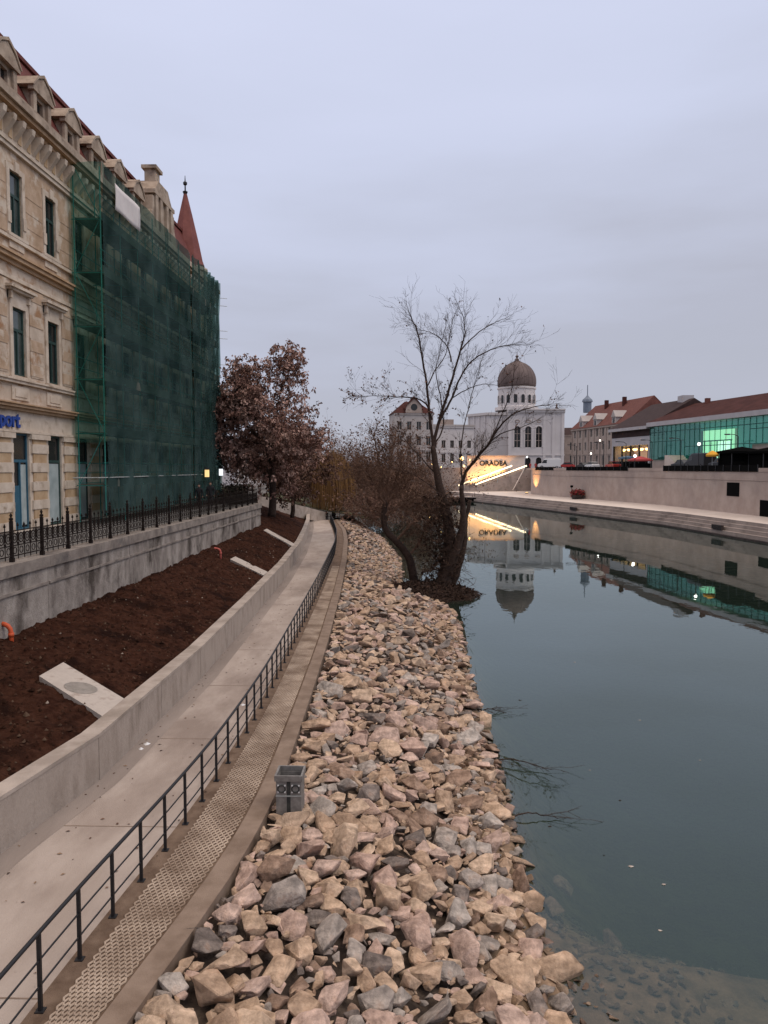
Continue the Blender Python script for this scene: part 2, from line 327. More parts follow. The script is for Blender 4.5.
# ================================================================ THE SETTING
WZ = -4.85; PZ = -3.4
_rail = [(-4,-5.0),(3,-4.35),(5,-4.25),(8.25,-4.14),(10.8,-3.93),(13.4,-3.70),(16,-3.64),(20,-3.64),(28.5,-3.90),(38.5,-4.23),(54,-4.9),(65,-5.7),(78,-7.2),(92,-9.0)]
_kerb = [(-4,-3.9),(3,-3.6),(6,-3.45),(8.1,-3.22),(9.9,-2.85),(12,-2.6),(13.9,-2.5),(20,-2.62),(27,-2.82),(38.5,-3.3),(51,-3.95),(65,-4.9),(76,-5.9),(92,-8.1)]
_wall = [(-4,-7.5),(3,-7.05),(11.76,-6.42),(14.7,-5.99),(22,-5.92),(30,-6.15),(42,-6.6),(55,-7.4),(66,-8.4),(78,-9.6),(91,-11.2)]
_edge = [(-4,2.6),(5,2.4),(10,2.3),(12,2.2),(14,2.15),(17.3,2.33),(23,2.3),(30,2.4),(38,2.65),(42,2.3),(46,.6),(50,-.25),(63,-.4),(80,-2),(102,-5.5),(115,-9),(140,-20)]
def fn(t):
    ys = [a for a, b in t]; xs = [b for a, b in t]
    return lambda y: float(np.interp(y, ys, xs))
def smooth_fn(t, w=2.2):
    f = fn(t); return lambda y: (f(y-w)+2*f(y-w/2)+2*f(y)+2*f(y+w/2)+f(y+w))/8
railX = smooth_fn(_rail); kerbX = smooth_fn(_kerb); wallX = fn(_wall); edgeX = smooth_fn(_edge, 1.5)
def yr(a, b, st):
    n = max(1, int(round((b-a)/st))); return [a+(b-a)*i/n for i in range(n+1)]
def ribbon(mb, fl, fr, zl, zr, ys, nx=1, zf=None):
    b = len(mb.v)
    for y in ys:
        x0, x1 = fl(y), fr(y)
        for i in range(nx+1):
            t = i/nx; x = x0+(x1-x0)*t; z = zl+(zr-zl)*t
            if zf: z = zf(x, y, t)
            mb.v.append((x, y, z))
    for j in range(len(ys)-1):
        for i in range(nx):
            a = b+j*(nx+1)+i
            mb.f.append([a, a+1, a+nx+2, a+nx+1]); mb.m.append(0); mb.c.append(None)
def wallstrip(mb, fl, fr, z0, z1, ys, m=0):    # closed solid between two plan curves
    prof = []
    b = len(mb.v)
    for y in ys:
        for x, z in ((fl(y), z0), (fr(y), z0), (fr(y), z1), (fl(y), z1)): mb.v.append((x, y, z))
    for j in range(len(ys)-1):
        for i in range(4):
            a, c = b+j*4+i, b+j*4+(i+1) % 4
            mb.f.append([a, c, c+4, a+4]); mb.m.append(m); mb.c.append(None)
    mb.f.append([b, b+1, b+2, b+3]); mb.m.append(m); mb.c.append(None)
    e = b+(len(ys)-1)*4; mb.f.append([e+3, e+2, e+1, e]); mb.m.append(m); mb.c.append(None)
def fbm(x, y, z=0, o=4): return mnoise.fractal((x, y, z), 1.0, 2.0, o)

# lower ground sheet reaching the horizon, below river and banks
g = MB(); g.add([(-2500,-300,-8.6),(2500,-300,-8.6),(2500,4000,-8.6),(-2500,4000,-8.6)], [(0,1,2,3)]); struct('ground', g, M['ground'])
# river bed of the near bank: shallow gravel shelf close by, dropping away
def bedz(x, y):
    d = x-edgeX(y); sh = max(0, min(1, (14.8-y)/3.0))
    deep = 1.0-math.exp(-max(d, 0)/1.5)
    z = WZ+.05-2.6*deep if d > 0 else WZ+.05+.25*(-d)
    zs = WZ-.03-.055*max(d,0)-.016*max(d,0)**2.0
    return z*(1-sh)+max(zs, z)*sh + .06*fbm(x*1.3, y*1.3)
b_ = MB(); ribbon(b_, lambda y: edgeX(y)-1.2, lambda y: 40, 0, 0, yr(4, 60, .3)+yr(62, 118, 2.5), 110, lambda x, y, t: bedz(edgeX(y)-1.2+ (t**2.2)*(40), y))
# sheet columns bunch up at the bank
for i, v in enumerate(b_.v):
    k = i % 111; y = v[1]; b_.v[i] = (edgeX(y)-1.2+((k/110)**2.2)*40, y, v[2])
M['bed'] = mat('river_bed', (.12,.085,.055), (.27,.185,.12), 2.2, 1, .8, 9, c3=(.34,.235,.16), s3=.8, w3=(.52,.66))
struct('riverbed', b_, M['bed'], True)
w = MB(); w.box(-45, 60, -30, 230, -8.5, WZ); struct('water', w, M['water'])

# left street, kept behind the retaining wall
s = MB()
s.add([(-10.6,-30,0),(-10.6,57,0),(-13.5,66,0),(-18,120,0),(-30,150,0),(-60,235,0),(-60,400,0),(-900,400,0),(-900,-30,0)], [tuple(range(9))])
struct('street', s, M['street'])
# bank behind the wall's far end: rises from the walkway level to the street
bk = MB()
def hill(x, y, t):
    return PZ-.3 + (0.0+.3-PZ)*min(1, max(0, (1-t)*1.05))**.9 + .12*fbm(x*.5, y*.5)
ribbon(bk, lambda y: -10.3-max(0, y-57)*.36, lambda y: edgeX(y)+.6, 0, 0, yr(92, 160, 2), 30, hill)
struct('terrain', bk, M['grass'], True)
# soil bed between retaining wall and low wall
so_ = MB()
def soilz(x, y, t):
    z0 = -1.66+.28*min(1, max(0, (y-30)/20))
    if y > 56: z0 = min(-.05, -1.38+(y-56)*.11)
    z1 = -2.62
    if y > 70: z1 = -2.62-.5*min(1,(y-70)/15)
    z = z0+(z1-z0)*(t**1.15)
    lump = .12*fbm(x*1.1, y*.8, 3, 5)+.075*fbm(x*5, y*5, 1, 3)
    if y < 45: lump += .03*fbm(x*16, y*16, 7, 2)
    return z+lump*(.35+.65*math.sin(math.pi*min(1, max(0, t))) if t > .9 else 1)
ribbon(so_, lambda y: -10.42-max(0, y-55.5)*.32, lambda y: wallX(y)-.2, 0, 0, yr(3, 30, .075)+yr(30.15, 58, .16)+yr(58.5, 93, .5), 52, soilz)
struct('soil', so_, M['soil'], True)
# walkway, gutter, paver strip and kerb
p = MB(); ribbon(p, wallX, lambda y: railX(y)+.0, PZ, PZ, yr(-4, 91, .5), 1); struct('path', p, M['path'])
p = MB(); ribbon(p, lambda y: wallX(y)-.02, lambda y: wallX(y)+.42+.05*math.sin(y*1.7)*0, PZ+.005, PZ+.005, yr(-4, 91, .5), 1); struct('path_gutter', p, M['gutter'])
p = MB(); ribbon(p, lambda y: railX(y)-.12, lambda y: kerbX(y)-.2, PZ+.004, PZ+.004, yr(-4, 91, .5), 1); struct('path_edge', p, M['paver'])
# lattice ribs of the paver strip (real raised ribs)
lat = MB()
def strip_pt(y, t, z):
    a = railX(y)+.16; b = kerbX(y)-.26; return Vector((a+(b-a)*t, y, z))
cw = .30
for k in range(int(44/cw)):
    y0 = 4+k*cw; nrow = 4
    for r_ in range(nrow*2):
        for sgn in (0, 1):
            if railX(y0)+.16 > kerbX(y0)-.45: continue
            ta, tb = r_/(nrow*2), (r_+1)/(nrow*2); d = (r_+sgn) % 2
            pa = strip_pt(y0+(cw/2 if d else 0), ta, PZ+.012); pb = strip_pt(y0+(0 if d else cw/2), tb, PZ+.012)
            for dy in (0, cw/2) if False else (0,):
                q = (pb-pa).normalized(); nn = Vector((-q.y, q.x, 0))*.014; up = Vector((0,0,.012))
                lat.add([pa-nn, pb-nn, pb+nn, pa+nn, pa-nn*.5+up, pb-nn*.5+up, pb+nn*.5+up, pa+nn*.5+up], [(4,5,6,7),(0,1,5,4),(2,3,7,6)])
            pa2 = strip_pt(y0+cw/2+(cw/2 if not d else 0)*1.0, ta, PZ+.012); pb2 = strip_pt(y0+cw/2+(cw/2 if d else 0), tb, PZ+.012)
            q = (pb2-pa2).normalized(); nn = Vector((-q.y, q.x, 0))*.014; up = Vector((0,0,.012))
            lat.add([pa2-nn, pb2-nn, pb2+nn, pa2+nn, pa2-nn*.5+up, pb2-nn*.5+up, pb2+nn*.5+up, pa2+nn*.5+up], [(4,5,6,7),(0,1,5,4),(2,3,7,6)])
struct('path_lattice', lat, M['paver_rib'])
kb = MB(); wallstrip(kb, lambda y: kerbX(y)-.2, lambda y: kerbX(y)+.14, PZ-.9, PZ+.055, yr(-4, 91, .5)); struct('kerb', kb, M['kerb'])
# stone bank under the riprap
def bankz(x, y):
    k = kerbX(y)+.14; e = edgeX(y); t = max(0, min(1.25, (x-k)/max(.5, e-k)))
    return PZ-.10 + (WZ-.02-PZ+.10)*(t**1.35) + .05*fbm(x, y)
b2 = MB(); ribbon(b2, lambda y: kerbX(y)+.1, lambda y: edgeX(y)+.35, 0, 0, yr(-4, 108, .4), 14, lambda x, y, t: bankz(x, y)-.1)
struct('bank_slope', b2, M['rockbase'], True)

# ---------------------------------------------------------------- right bank: quay, promenade, street, closing bank
WALL = [(46,-30),(46,25),(44.4,60),(41.6,88),(39,118),(29.5,154),(27.2,166),(30.9,187),(31.0,197.1)]
EDGE = [(39.5,-30),(39.5,25),(38.2,55),(36.4,77),(34,101),(26.3,133),(19.7,158),(13,182),(9,194)]
RZ = -2.85; TZ = 2.6
def resample(P, n):
    P = [Vector((*p, 0)) for p in P]; d = [0]
    for a, b in zip(P, P[1:]): d.append(d[-1]+(b-a).length)
    return [Vector((np.interp(t, d, [q.x for q in P]), np.interp(t, d, [q.y for q in P]), 0)) for t in np.linspace(0, d[-1], n)]
WP = resample(WALL, 120)
EP = resample(EDGE, 120)
pr = MB()
nst = 4
for i in range(119):
    a, b, c, d = EP[i], EP[i+1], WP[i+1], WP[i]
    na = (d-a).normalized(); nb = (c-b).normalized()
    prof = [(0, -1.5+WZ), (0, WZ+.18)]
    for k in range(nst):
        prof.append((.42*(k+1), prof[-1][1])); prof.append((.42*(k+1), prof[-1][1]+.4))
    for (o0, z0), (o1, z1) in zip(prof, prof[1:]):
        pr.add([a+na*o0+Vector((0,0,z0)), b+nb*o0+Vector((0,0,z0)), b+nb*o1+Vector((0,0,z1)), a+na*o1+Vector((0,0,z1))], [(0,1,2,3)], 2 if z1 <= WZ+.2 else 0)
    zt = prof[-1][1]
    pr.add([a+na*prof[-1][0]+Vector((0,0,zt)), b+nb*prof[-1][0]+Vector((0,0,zt)), c+Vector((0,0,RZ)), d+Vector((0,0,RZ))], [(0,1,2,3)], 1)
struct('promenade', pr, [M['steps'], M['quaytop'], M['wetstone']])
tw = MB()
P = [(p.x+.3, p.y, TZ) for p in WP]+[(31.3,197.3,TZ),(16,197.3,TZ),(-60,216,TZ),(-300,300,TZ),(-2500,900,TZ),(-2500,4000,TZ),(2500,4000,TZ),(2500,-30,TZ)]
tw.add(P, [tuple(range(len(P)))]); struct('road', tw, M['street'])
# quay wall with a shallow string course and parapet
qw = thing('quay_wall', 'long pale stone embankment wall behind the promenade across the river', 'wall', (30, 150, RZ))
qb = MB(); qc = MB()
for i in range(119):
    a, b = WP[i], WP[i+1]; n = Vector((-(b-a).y, (b-a).x, 0)).normalized()
    for mb, z0, z1, d0, d1 in ((qb, RZ-.5, 2.3, -.28, .0), (qc, 1.25, 1.37, .003, .07), (qc, 2.3, 2.75, -.45, .06)):
        mb.hexa([a+n*d0+Vector((0,0,z0)), b+n*d0+Vector((0,0,z0)), b+n*d1+Vector((0,0,z0)), a+n*d1+Vector((0,0,z0)),
                 a+n*d0+Vector((0,0,z1)), b+n*d0+Vector((0,0,z1)), b+n*d1+Vector((0,0,z1)), a+n*d1+Vector((0,0,z1))])
qb.build('wall_face', M['quay'], qw); qc.build('parapet', M['quay'], qw)
# wall closing the river beyond the trees
cw_ = thing('river_wall', 'low brown embankment wall at the river bend behind the bare trees', 'wall', (-20, 203, WZ))
c = MB(); u = Vector((-76, 18, 0)).normalized(); n = Vector((-.23,-.97,0)).normalized()
c.obox(Vector((16,196,0)), u, n, 0, 80, -.5, 0, WZ-1, 2.6); c.build('wall_face', M['stone2'], cw_)
c = MB(); c.obox(Vector((16,196,0)), u, n, 0, 80, -.6, .1, 2.6, 2.85); c.build('coping', M['quay'], cw_)

# ================================================================ RETAINING WALL, FENCE, LOW WALL, RAILING
t = thing('retaining_wall', 'dirt streaked concrete retaining wall carrying the ornamental iron fence', 'wall', (-10.4, 30, -1.8))
mb = MB()
ys = yr(2, 55.6, 6.7)
for a, b in zip(ys, ys[1:]): mb.box(-10.85, -10.4, a+.012, b-.012, -2.6, -.12)
mb.box(-10.84, -10.44, 2, 55.55, -2.6, -.14)
mb.build('wall_face', M['oldwall'], t)
mb = MB()
for a, b in zip(ys, ys[1:]): mb.box(-10.95, -10.32, a+.006, b-.006, -.12, .2)
mb.build('coping', M['coping'], t)
mb = MB()
for a, b in zip(ys, ys[1:]): mb.box(-10.40, -10.35, a+.05, b-.05, -.62, -.55)
mb.build('ledge', M['coping'], t)

f = thing('iron_fence', 'black ornamental cast iron fence with ringed panels on the retaining wall', 'fence', (-10.6, 30, .2))
FX = -10.62; sp = 1.75
def ring(mb, y, z, r, w=.03):
    n = 12
    mb.tube([(FX, y+r*math.cos(2*math.pi*i/n), z+r*math.sin(2*math.pi*i/n)) for i in range(n+1)], w/2, 4, cap=False)
k = 0; y = 3.0
while y < 55.5:
    pm = MB(); pm.box(FX-.04, FX+.04, y-.04, y+.04, .2, 1.32)
    pm.lathe(FX, y, [(.0,1.32),(.05,1.33),(.06,1.38),(.02,1.42),(.045,1.47),(.0,1.55)], 8); pm.box(FX-.055, FX+.055, y-.055, y+.055, .2, .32)
    pm.build('post', M['iron2'], f)
    if y+sp < 55.6:
        pn = MB()
        for z in (.36, .64, 1.04): pn.box(FX-.014, FX+.014, y+.04, y+sp-.04, z-.014, z+.014)
        nb = 5
        for i in range(1, nb):
            yy = y+sp*i/nb; pn.box(FX-.010, FX+.010, yy-.010, yy+.010, .26, 1.14)
            pn.lathe(FX, yy, [(0,1.13),(.04,1.18),(.0,1.27)], 6)
            pn.box(FX-.02, FX+.02, yy-.03, yy+.03, .66, .72); pn.box(FX-.02, FX+.02, yy-.03, yy+.03, .93, .99)
        for i in range(nb):
            yy = y+sp*(i+.5)/nb
            ring(pn, yy, .84, .135, .034); ring(pn, yy, .50, .09, .026); ring(pn, yy, .84, .06, .022)
        pn.build('fence_panel', M['iron2'], f)
    y += sp

t = thing('low_wall', 'pale cast concrete wall dividing the dark soil from the walkway', 'wall', (-6.2, 20, PZ))
def wtop(y): return -2.5 if y < 70 else -2.5-.0*(y-70)
segs = [-4, 3, 8, 11.76, 14.7, 18.5, 22, 26, 30, 36, 42, 48, 55, 66, 78, 90]
mb = MB()
for a, b in zip(segs, segs[1:]):
    yy = yr(a+.012, b-.012, 1.2); wallstrip(mb, lambda y: wallX(y)-.34, lambda y: wallX(y), PZ-.6, -2.53, yy)
yy = yr(-4, 90, 1.2); wallstrip(mb, lambda y: wallX(y)-.32, lambda y: wallX(y)-.025, PZ-.6, -2.535, segs)
mb.build('wall_face', M['lowwall'], t)
mb = MB(); wallstrip(mb, lambda y: wallX(y)-.36, lambda y: wallX(y)+.015, -2.53, -2.46, segs); mb.build('coping', M['slab'] if False else M['concrete'], t)
mb = MB(); mb.box(wallX(90)-.37, wallX(90)+.06, 90, 90.4, PZ-.2, -2.3); mb.build('end_post', M['slab'], t)

r_ = thing('railing', 'low black three-rail metal railing along the riverside walkway', 'railing', (-3.9, 20, PZ))
y = 4.61; ps = []
while y < 88: ps.append(y); y += .92
for y in ps[:100]:
    mb = MB(); x = railX(y); mb.box(x-.021, x+.021, y-.021, y+.021, PZ, PZ+.9); mb.box(x-.05, x+.05, y-.05, y+.05, PZ, PZ+.018); mb.build('post', M['iron'], r_)
for z, rr in ((.92,.026), (.60,.013), (.30,.013)):
    mb = MB(); mb.tube([(railX(y), y, PZ+z) for y in yr(2.5, 88, .46)], rr, 8 if rr > .02 else 6); mb.build('top_rail' if rr > .02 else 'rail', M['iron'], r_, True)
mb = MB()
e_ = thing('end_railing', 'dark metal railing crossing the far end of the walkway', 'railing', (-8, 92, PZ))
for z in (.35, .65, .95): mb.box(-12.5, -4.5, 91.9, 91.96, PZ+z-.03, PZ+z+.03)
mb.build('rail', M['iron'], e_)
for i in range(6):
    mb = MB(); x = -12.4+i*1.56; mb.box(x-.03, x+.03, 91.88, 91.98, PZ-.3, PZ+1); mb.build('post', M['iron'], e_)

# expansion joints, cracks and fallen leaves on the walkway
jt = MB(); rj = random.Random(5)
for k, y in enumerate(yr(4.2, 90, 4.3)):
    a_, b_x = wallX(y)+.43, railX(y)-.13; jt.add([(a_,y-.012,PZ+.004),(b_x,y-.012,PZ+.004),(b_x,y+.012,PZ+.004),(a_,y+.012,PZ+.004)], [(0,1,2,3)])
struct('path_joint', jt, M['kerb'])
ll = MB()
for k in range(420):
    y = 5+60*rj.random()**1.7; a_, b_x = wallX(y), kerbX(y); t_ = rj.random()**1.6; x = a_+.04+(b_x-a_-.4)*t_; q = rj.uniform(.012,.05); an = rj.uniform(0,6.28); z = PZ+.012 if x > railX(y)-.15 else PZ+.008
    c_ = rj.choice([(.10,.05,.03),(.16,.09,.055),(.06,.035,.025),(.24,.16,.10)])
    ll.add([(x+math.cos(an)*q, y+math.sin(an)*q, z), (x-math.sin(an)*q*.5, y+math.cos(an)*q*.5, z+.012), (x-math.cos(an)*q, y-math.sin(an)*q, z), (x+math.sin(an)*q*.5, y-math.cos(an)*q*.5, z+.006)], [(0,1,2,3)], 0, c_)
tag(ll.build('fallen_leaves', M['leaf'], None, False, False), 'small dry brown leaves scattered along the concrete walkway', 'leaves', kind='stuff')
# loose clods and crumbs on the turned soil
cl = MB(); rc = random.Random(17)
for k in range(7000):
    y = 5+50*rc.random()**1.6; t_ = rc.random(); a_, b_x = -10.35, wallX(y)-.42; x = a_+(b_x-a_)*t_; tt = (x+10.42+0)/(wallX(y)-.2+10.42); q = rc.uniform(.015,.055)*(1.6 if rc.random() < .06 else 1)
    z = soilz(x, y, tt)+q*.35; c_ = rc.choice([(.03,.014,.009)]*4+[(.055,.028,.019)]*3+[(.10,.065,.045)]) if rc.random() < .992 else (.34,.28,.23)
    P_ = [(x+q*rc.uniform(.6,1.2)*math.cos(a), y+q*rc.uniform(.6,1.2)*math.sin(a), z-q*.4) for a in (0,1.3,2.5,3.8,5.1)]; cl.add(P_+[(x+rc.gauss(0,q*.3), y+rc.gauss(0,q*.3), z+q*rc.uniform(.4,.8))], [(i_, (i_+1) % 5, 5) for i_ in range(5)], 0, c_)
M['clod'] = mat('soil_clod', (.03,.015,.01), None, rough=1, spec=.05, attr=True, attrw=1, bump=.6, bscale=60)
tag(cl.build('soil_clods', M['clod'], None, False, False), 'loose dark clods and crumbs scattered over the turned soil', 'soil', kind='stuff')

# concrete slabs across the soil
def soil_at(x, y):
    a, b = -10.42, wallX(y)-.2; t = (x-a)/(b-a); return soilz(x, y, t)
slabs = [(12.25,.95,-6.8,2.2,.95,'pale concrete slab across the soil, cut off at the frame edge'),(16.9,1.25,-6.32,2.0,1,'wide pale concrete slab with a round manhole cover, nearest of the soil slabs'),
         (38.3,1.2,-6.85,1.95,1,'narrow pale concrete slab across the soil, second beyond the manhole slab'),(52.3,1.3,-7.45,2.2,1,'farthest pale concrete slab across the soil, close to the end of the retaining wall')]
for i, (yc, wd, x1, ln, q, lab) in enumerate(slabs):
    t = thing('drain_slab', lab, 'slab', (x1-ln/2, yc, -2.3), 'concrete slabs laid across the soil')
    x0 = x1-ln; zA = soil_at(x0+.2, yc)+.16; zB = -2.47; sl_ = (yc-.02)
    mb = MB(); o = .85 if i == 1 else .9 if i > 1 else .35
    mb.hexa([(x0,yc-wd/2+.45*0+o,zA-.18),(x1,yc-wd/2-o*.6,zB-.18),(x1,yc+wd/2-o*.6,zB-.18),(x0,yc+wd/2+o,zA-.18),(x0,yc-wd/2+o,zA),(x1,yc-wd/2-o*.6,zB),(x1,yc+wd/2-o*.6,zB),(x0,yc+wd/2+o,zA)])
    mb.build('slab_plate', M['slab'], t)
    if i == 1:
        mb = MB(); n = 28; cx, cy_ = (x0+x1)/2, yc+.12; zz = lambda x: zA+(zB-zA)*(x-x0)/(x1-x0)
        for rr, dz in ((.36, .004), (.33, .018), (.30, .010), (.0, .012)):
            for j in range(n):
                a = 2*math.pi*j/n; x = cx+rr*math.cos(a); mb.v.append((x, cy_+rr*math.sin(a), zz(x)+dz))
        for q_ in range(3):
            for j in range(n): mb.f.append([q_*n+j, q_*n+(j+1) % n, (q_+1)*n+(j+1) % n, (q_+1)*n+j]); mb.m.append(0); mb.c.append(None)
        mb.build('manhole_cover', M['manhole'], t)
# bent pipes sticking out of the soil
def bent_pipe(name, label, base, m, s):
    t = thing(name, label, 'pipe', base, 'plastic drain pipes standing in the soil')
    b = Vector(base); mb = MB()
    pts = [b+Vector(p)*s for p in ((.02,.0,-.4),(.02,0,.22),(0,0,.33),(-.06,0,.41),(-.16,0,.46),(-.34,0,.48))]
    mb.tube(pts, .06*s, 12); mb.build('pipe_bend', m, t, True)
    mb = MB(); mb.tube([pts[-1]+Vector((-.02,0,0)), pts[-1]+Vector((.1*s,0,-.01*s))], .075*s, 12); mb.tube([pts[1]+Vector((0,0,-.09*s)), pts[1]+Vector((0,0,.01))], .075*s, 12); mb.build('socket', m, t, True)
q = at(14, 652, 19.4); bent_pipe('drain_pipe', 'bright orange bent plastic drain pipe at the foot of the stained wall', (-10.2, 19.5, soil_at(-10.2, 19.5)-.08), M['orange'], 1.0)
bent_pipe('drain_pipe', 'small faded red bent pipe in the soil near the middle slabs', (-9.3, 38.6, soil_at(-9.9, 39.5)-.05), M['pinkpaint'], .85)
#@@BUILDING

# ================================================================ OLD TOWN BUILDING ON THE LEFT
FXW = -16.3
def holed(mb, o, u, n, W_, H_, holes, dep, m=0):
    """front sheet of a wall (along u, up z, outward n) with recessed openings; holes = (a0,a1,z0,z1)"""
    As = sorted({0, W_, *[h[0] for h in holes], *[h[1] for h in holes]}); Zs = sorted({0, H_, *[h[2] for h in holes], *[h[3] for h in holes]})
    Q = lambda a, z, d=0: o+u*a+Vector((0,0,z))-n*d
    for a0, a1 in zip(As, As[1:]):
        run = None
        for z0, z1 in zip(Zs, Zs[1:]):
            am, zm = (a0+a1)/2, (z0+z1)/2
            if any(h[0] < am < h[1] and h[2] < zm < h[3] for h in holes):
                if run is not None: mb.add([Q(a0,run), Q(a1,run), Q(a1,z0), Q(a0,z0)], [(0,1,2,3)], m); run = None
            elif run is None: run = z0
        if run is not None: mb.add([Q(a0,run), Q(a1,run), Q(a1,H_), Q(a0,H_)], [(0,1,2,3)], m)
    for a0, a1, z0, z1 in holes:
        for p, q in (((a0,z0),(a0,z1)), ((a0,z1),(a1,z1)), ((a1,z1),(a1,z0)), ((a1,z0),(a0,z0))):
            mb.add([Q(*p), Q(*q), Q(*q, dep), Q(*p, dep)], [(0,1,2,3)], m)
U = Vector((0,1,0)); Nn = Vector((1,0,0))
B0, B1 = 18.0, 66.0
B = thing('town_building', 'old ornate cream and ochre three-storey building with dormers, partly behind green netting', 'building', (-16.3, 40, 0))
axes = [32.5+3.16*k for k in range(-4, 11)]
axes = [a for a in axes if B0+.9 < a < B1-1.2]
h1 = [(a-.52-B0, a+.52-B0, 12.5, 15.05) for a in axes]; h2 = [(a-.55-B0, a+.55-B0, 6.65, 9.45) for a in axes]; h3 = [(a-.68-B0, a+.68-B0, .12, 4.22) for a in axes]
mb = MB(); o = Vector((FXW, B0, 0))
holed(mb, o, U, Nn, B1-B0, 5.15, h3, .2, 2)
holed(mb, o+Vector((0,0,5.15)), U, Nn, B1-B0, 6.05, [(a, b, c-5.15, d-5.15) for a, b, c, d in h2], .15, 0)
holed(mb, o+Vector((0,0,11.2)), U, Nn, B1-B0, 6.6, [(a, b, c-11.2, d-11.2) for a, b, c, d in h1], .15, 1)
mb.add([(FXW,B0,0),(FXW,B0,17.8),(-32,B0,17.8),(-32,B0,0)], [(0,1,2,3)], 0); mb.add([(FXW,B1,0),(FXW,B1,17.8),(-32,B1,17.8),(-32,B1,0)], [(0,1,2,3)], 0)
mb.add([(-32,B0,0),(-32,B1,0),(-32,B1,17.8),(-32,B0,17.8)], [(0,1,2,3)], 0)
mb.add([(FXW-.8,B0,0),(FXW-.8,B1,0),(FXW-.8,B1,17.8),(FXW-.8,B0,17.8)], [(0,1,2,3)], 3)
mb.build('wall', [M['plaster'], M['plaster2'], M['cream'], M['glassd']], B)
# ground-floor piers of alternating blocks
for a in axes[:-1]:
    pb = MB()
    y0, y1 = a+.80, a+3.16-.80
    k = 0; z = .1
    while z < 3.95:
        zz = min(z+.41, 4.0); och = k % 2 == 1
        d = .055 if och else .09
        pb.box(FXW+.002, FXW+d, y0+(.16 if och else .02), y1-(.16 if och else .02), z+.012, zz-.012, 1 if och else 0); z = zz; k += 1
    pb.box(FXW+.004, FXW+.14, y0-.1, y1+.1, 4.0, 4.22, 0); pb.box(FXW+.001, FXW+.05, y0+.2, y1-.2, .1, 4.1, 0)
    pb.build('pier', [M['cream'], M['ochre']], B)
# first-floor quoin blocks between windows
for a in axes[:-1]:
    qb = MB()
    y0, y1 = a+.86, a+3.16-.86; z = 6.75; k = 0
    while z < 10.0:
        if k % 2 == 0: qb.box(FXW+.002, FXW+.05, y0+.1, y1-.1, z+.02, z+.5, 0)
        else: qb.box(FXW+.002, FXW+.035, y0+.1, y1-.1, z+.02, z+.5, 1)
        z += .54; k += 1
    qb.box(FXW+.001, FXW+.03, y0+.15, y1-.15, 6.7, 10.3, 1)
    qb.build('quoin', [M['plaster2'], M['plaster']], B)
    qb = MB(); qb.box(FXW+.001, FXW+.02, y0-.1, y1+.1, 12.4, 15.0)
    for zz in (12.4, 13.05, 13.7, 14.35):
        qb.box(FXW+.002, FXW+.034, y0-.2, y1+.2, zz+.02, zz+.6, 0)
    qb.build('rustication', M['plaster2'], B)
def course(name, prof, m, y0=B0, y1=B1+.1):
    """moulded band: (z0,z1,projection) boxes"""
    c = MB()
    for z0, z1, d in prof: c.box(FXW+.003, FXW+d, y0, y1, z0, z1)
    return c.build(name, m, B)
course('cornice', [(5.16,5.28,.16),(5.284,5.40,.30),(5.404,5.46,.38)], M['orangetrim'])
course('cornice', [(4.24,4.34,.10)], M['cream'])
course('cornice', [(11.18,11.34,.12),(11.344,11.5,.28),(11.504,11.6,.36)], M['orangetrim'])
course('cornice', [(10.55,10.72,.08)], M['cream'])
course('cornice', [(6.30,6.42,.16),(6.424,6.5,.22)], M['cream'])
course('cornice', [(12.16,12.30,.14)], M['cream'])
course('cornice', [(15.85,16.02,.14),(16.024,16.1,.2)], M['cream'])
course('cornice', [(17.15,17.32,.3),(17.324,17.5,.52)], M['orangetrim'])
course('gutter', [(17.504,17.78,.66)], M['greystone'])
fr = MB(); y = B0+.2
fr.box(FXW+.002, FXW+.04, B0, B1, 16.104, 17.148, 0)
while y < B1:
    fr.prism([(0,16.35),(.42,16.9),(.46,17.13),(0,17.13)], Vector((FXW+.041, y, 0)), Nn, U, 0, .26, 0)
    fr.box(FXW+.041, FXW+.07, y+.36, y+.66, 16.35, 16.95, 1); y += .79
fr.build('frieze', [M['cream'], M['ochre']], B)
# panels under the first-floor windows, stains
for a in axes:
    pn = MB(); pn.box(FXW+.002, FXW+.05, a-.75, a+.75, 5.62, 6.2); pn.box(FXW+.045, FXW+.08, a-.5, a+.5, 5.75, 6.08)
    pn.build('panel', M['cream'], B)
def sash(a, z0, z1, w, glass, trans, dep=.10, double=True, frame_m=None):
    f = MB(); x = FXW-dep
    fw = .08
    for y0, y1, q0, q1 in ((a-w/2, a-w/2+fw, z0, z1), (a+w/2-fw, a+w/2, z0, z1), (a-w/2+fw, a+w/2-fw, z1-fw, z1), (a-w/2+fw, a+w/2-fw, z0, z0+fw), (a-w/2+fw, a+w/2-fw, trans-.06, trans+.06)):
        f.box(x-.05, x+.05, y0, y1, q0, q1)
    if double: f.box(x-.04, x+.056, a-.045, a+.045, z0+fw, trans-.06)
    fo = f.build('window', frame_m or M['wframe'], B)
    p = MB(); p.box(x-.03, x-.005, a-w/2+fw, a+w/2-fw, z0+fw, z1-fw); p.build('pane', glass, fo)
    return fo
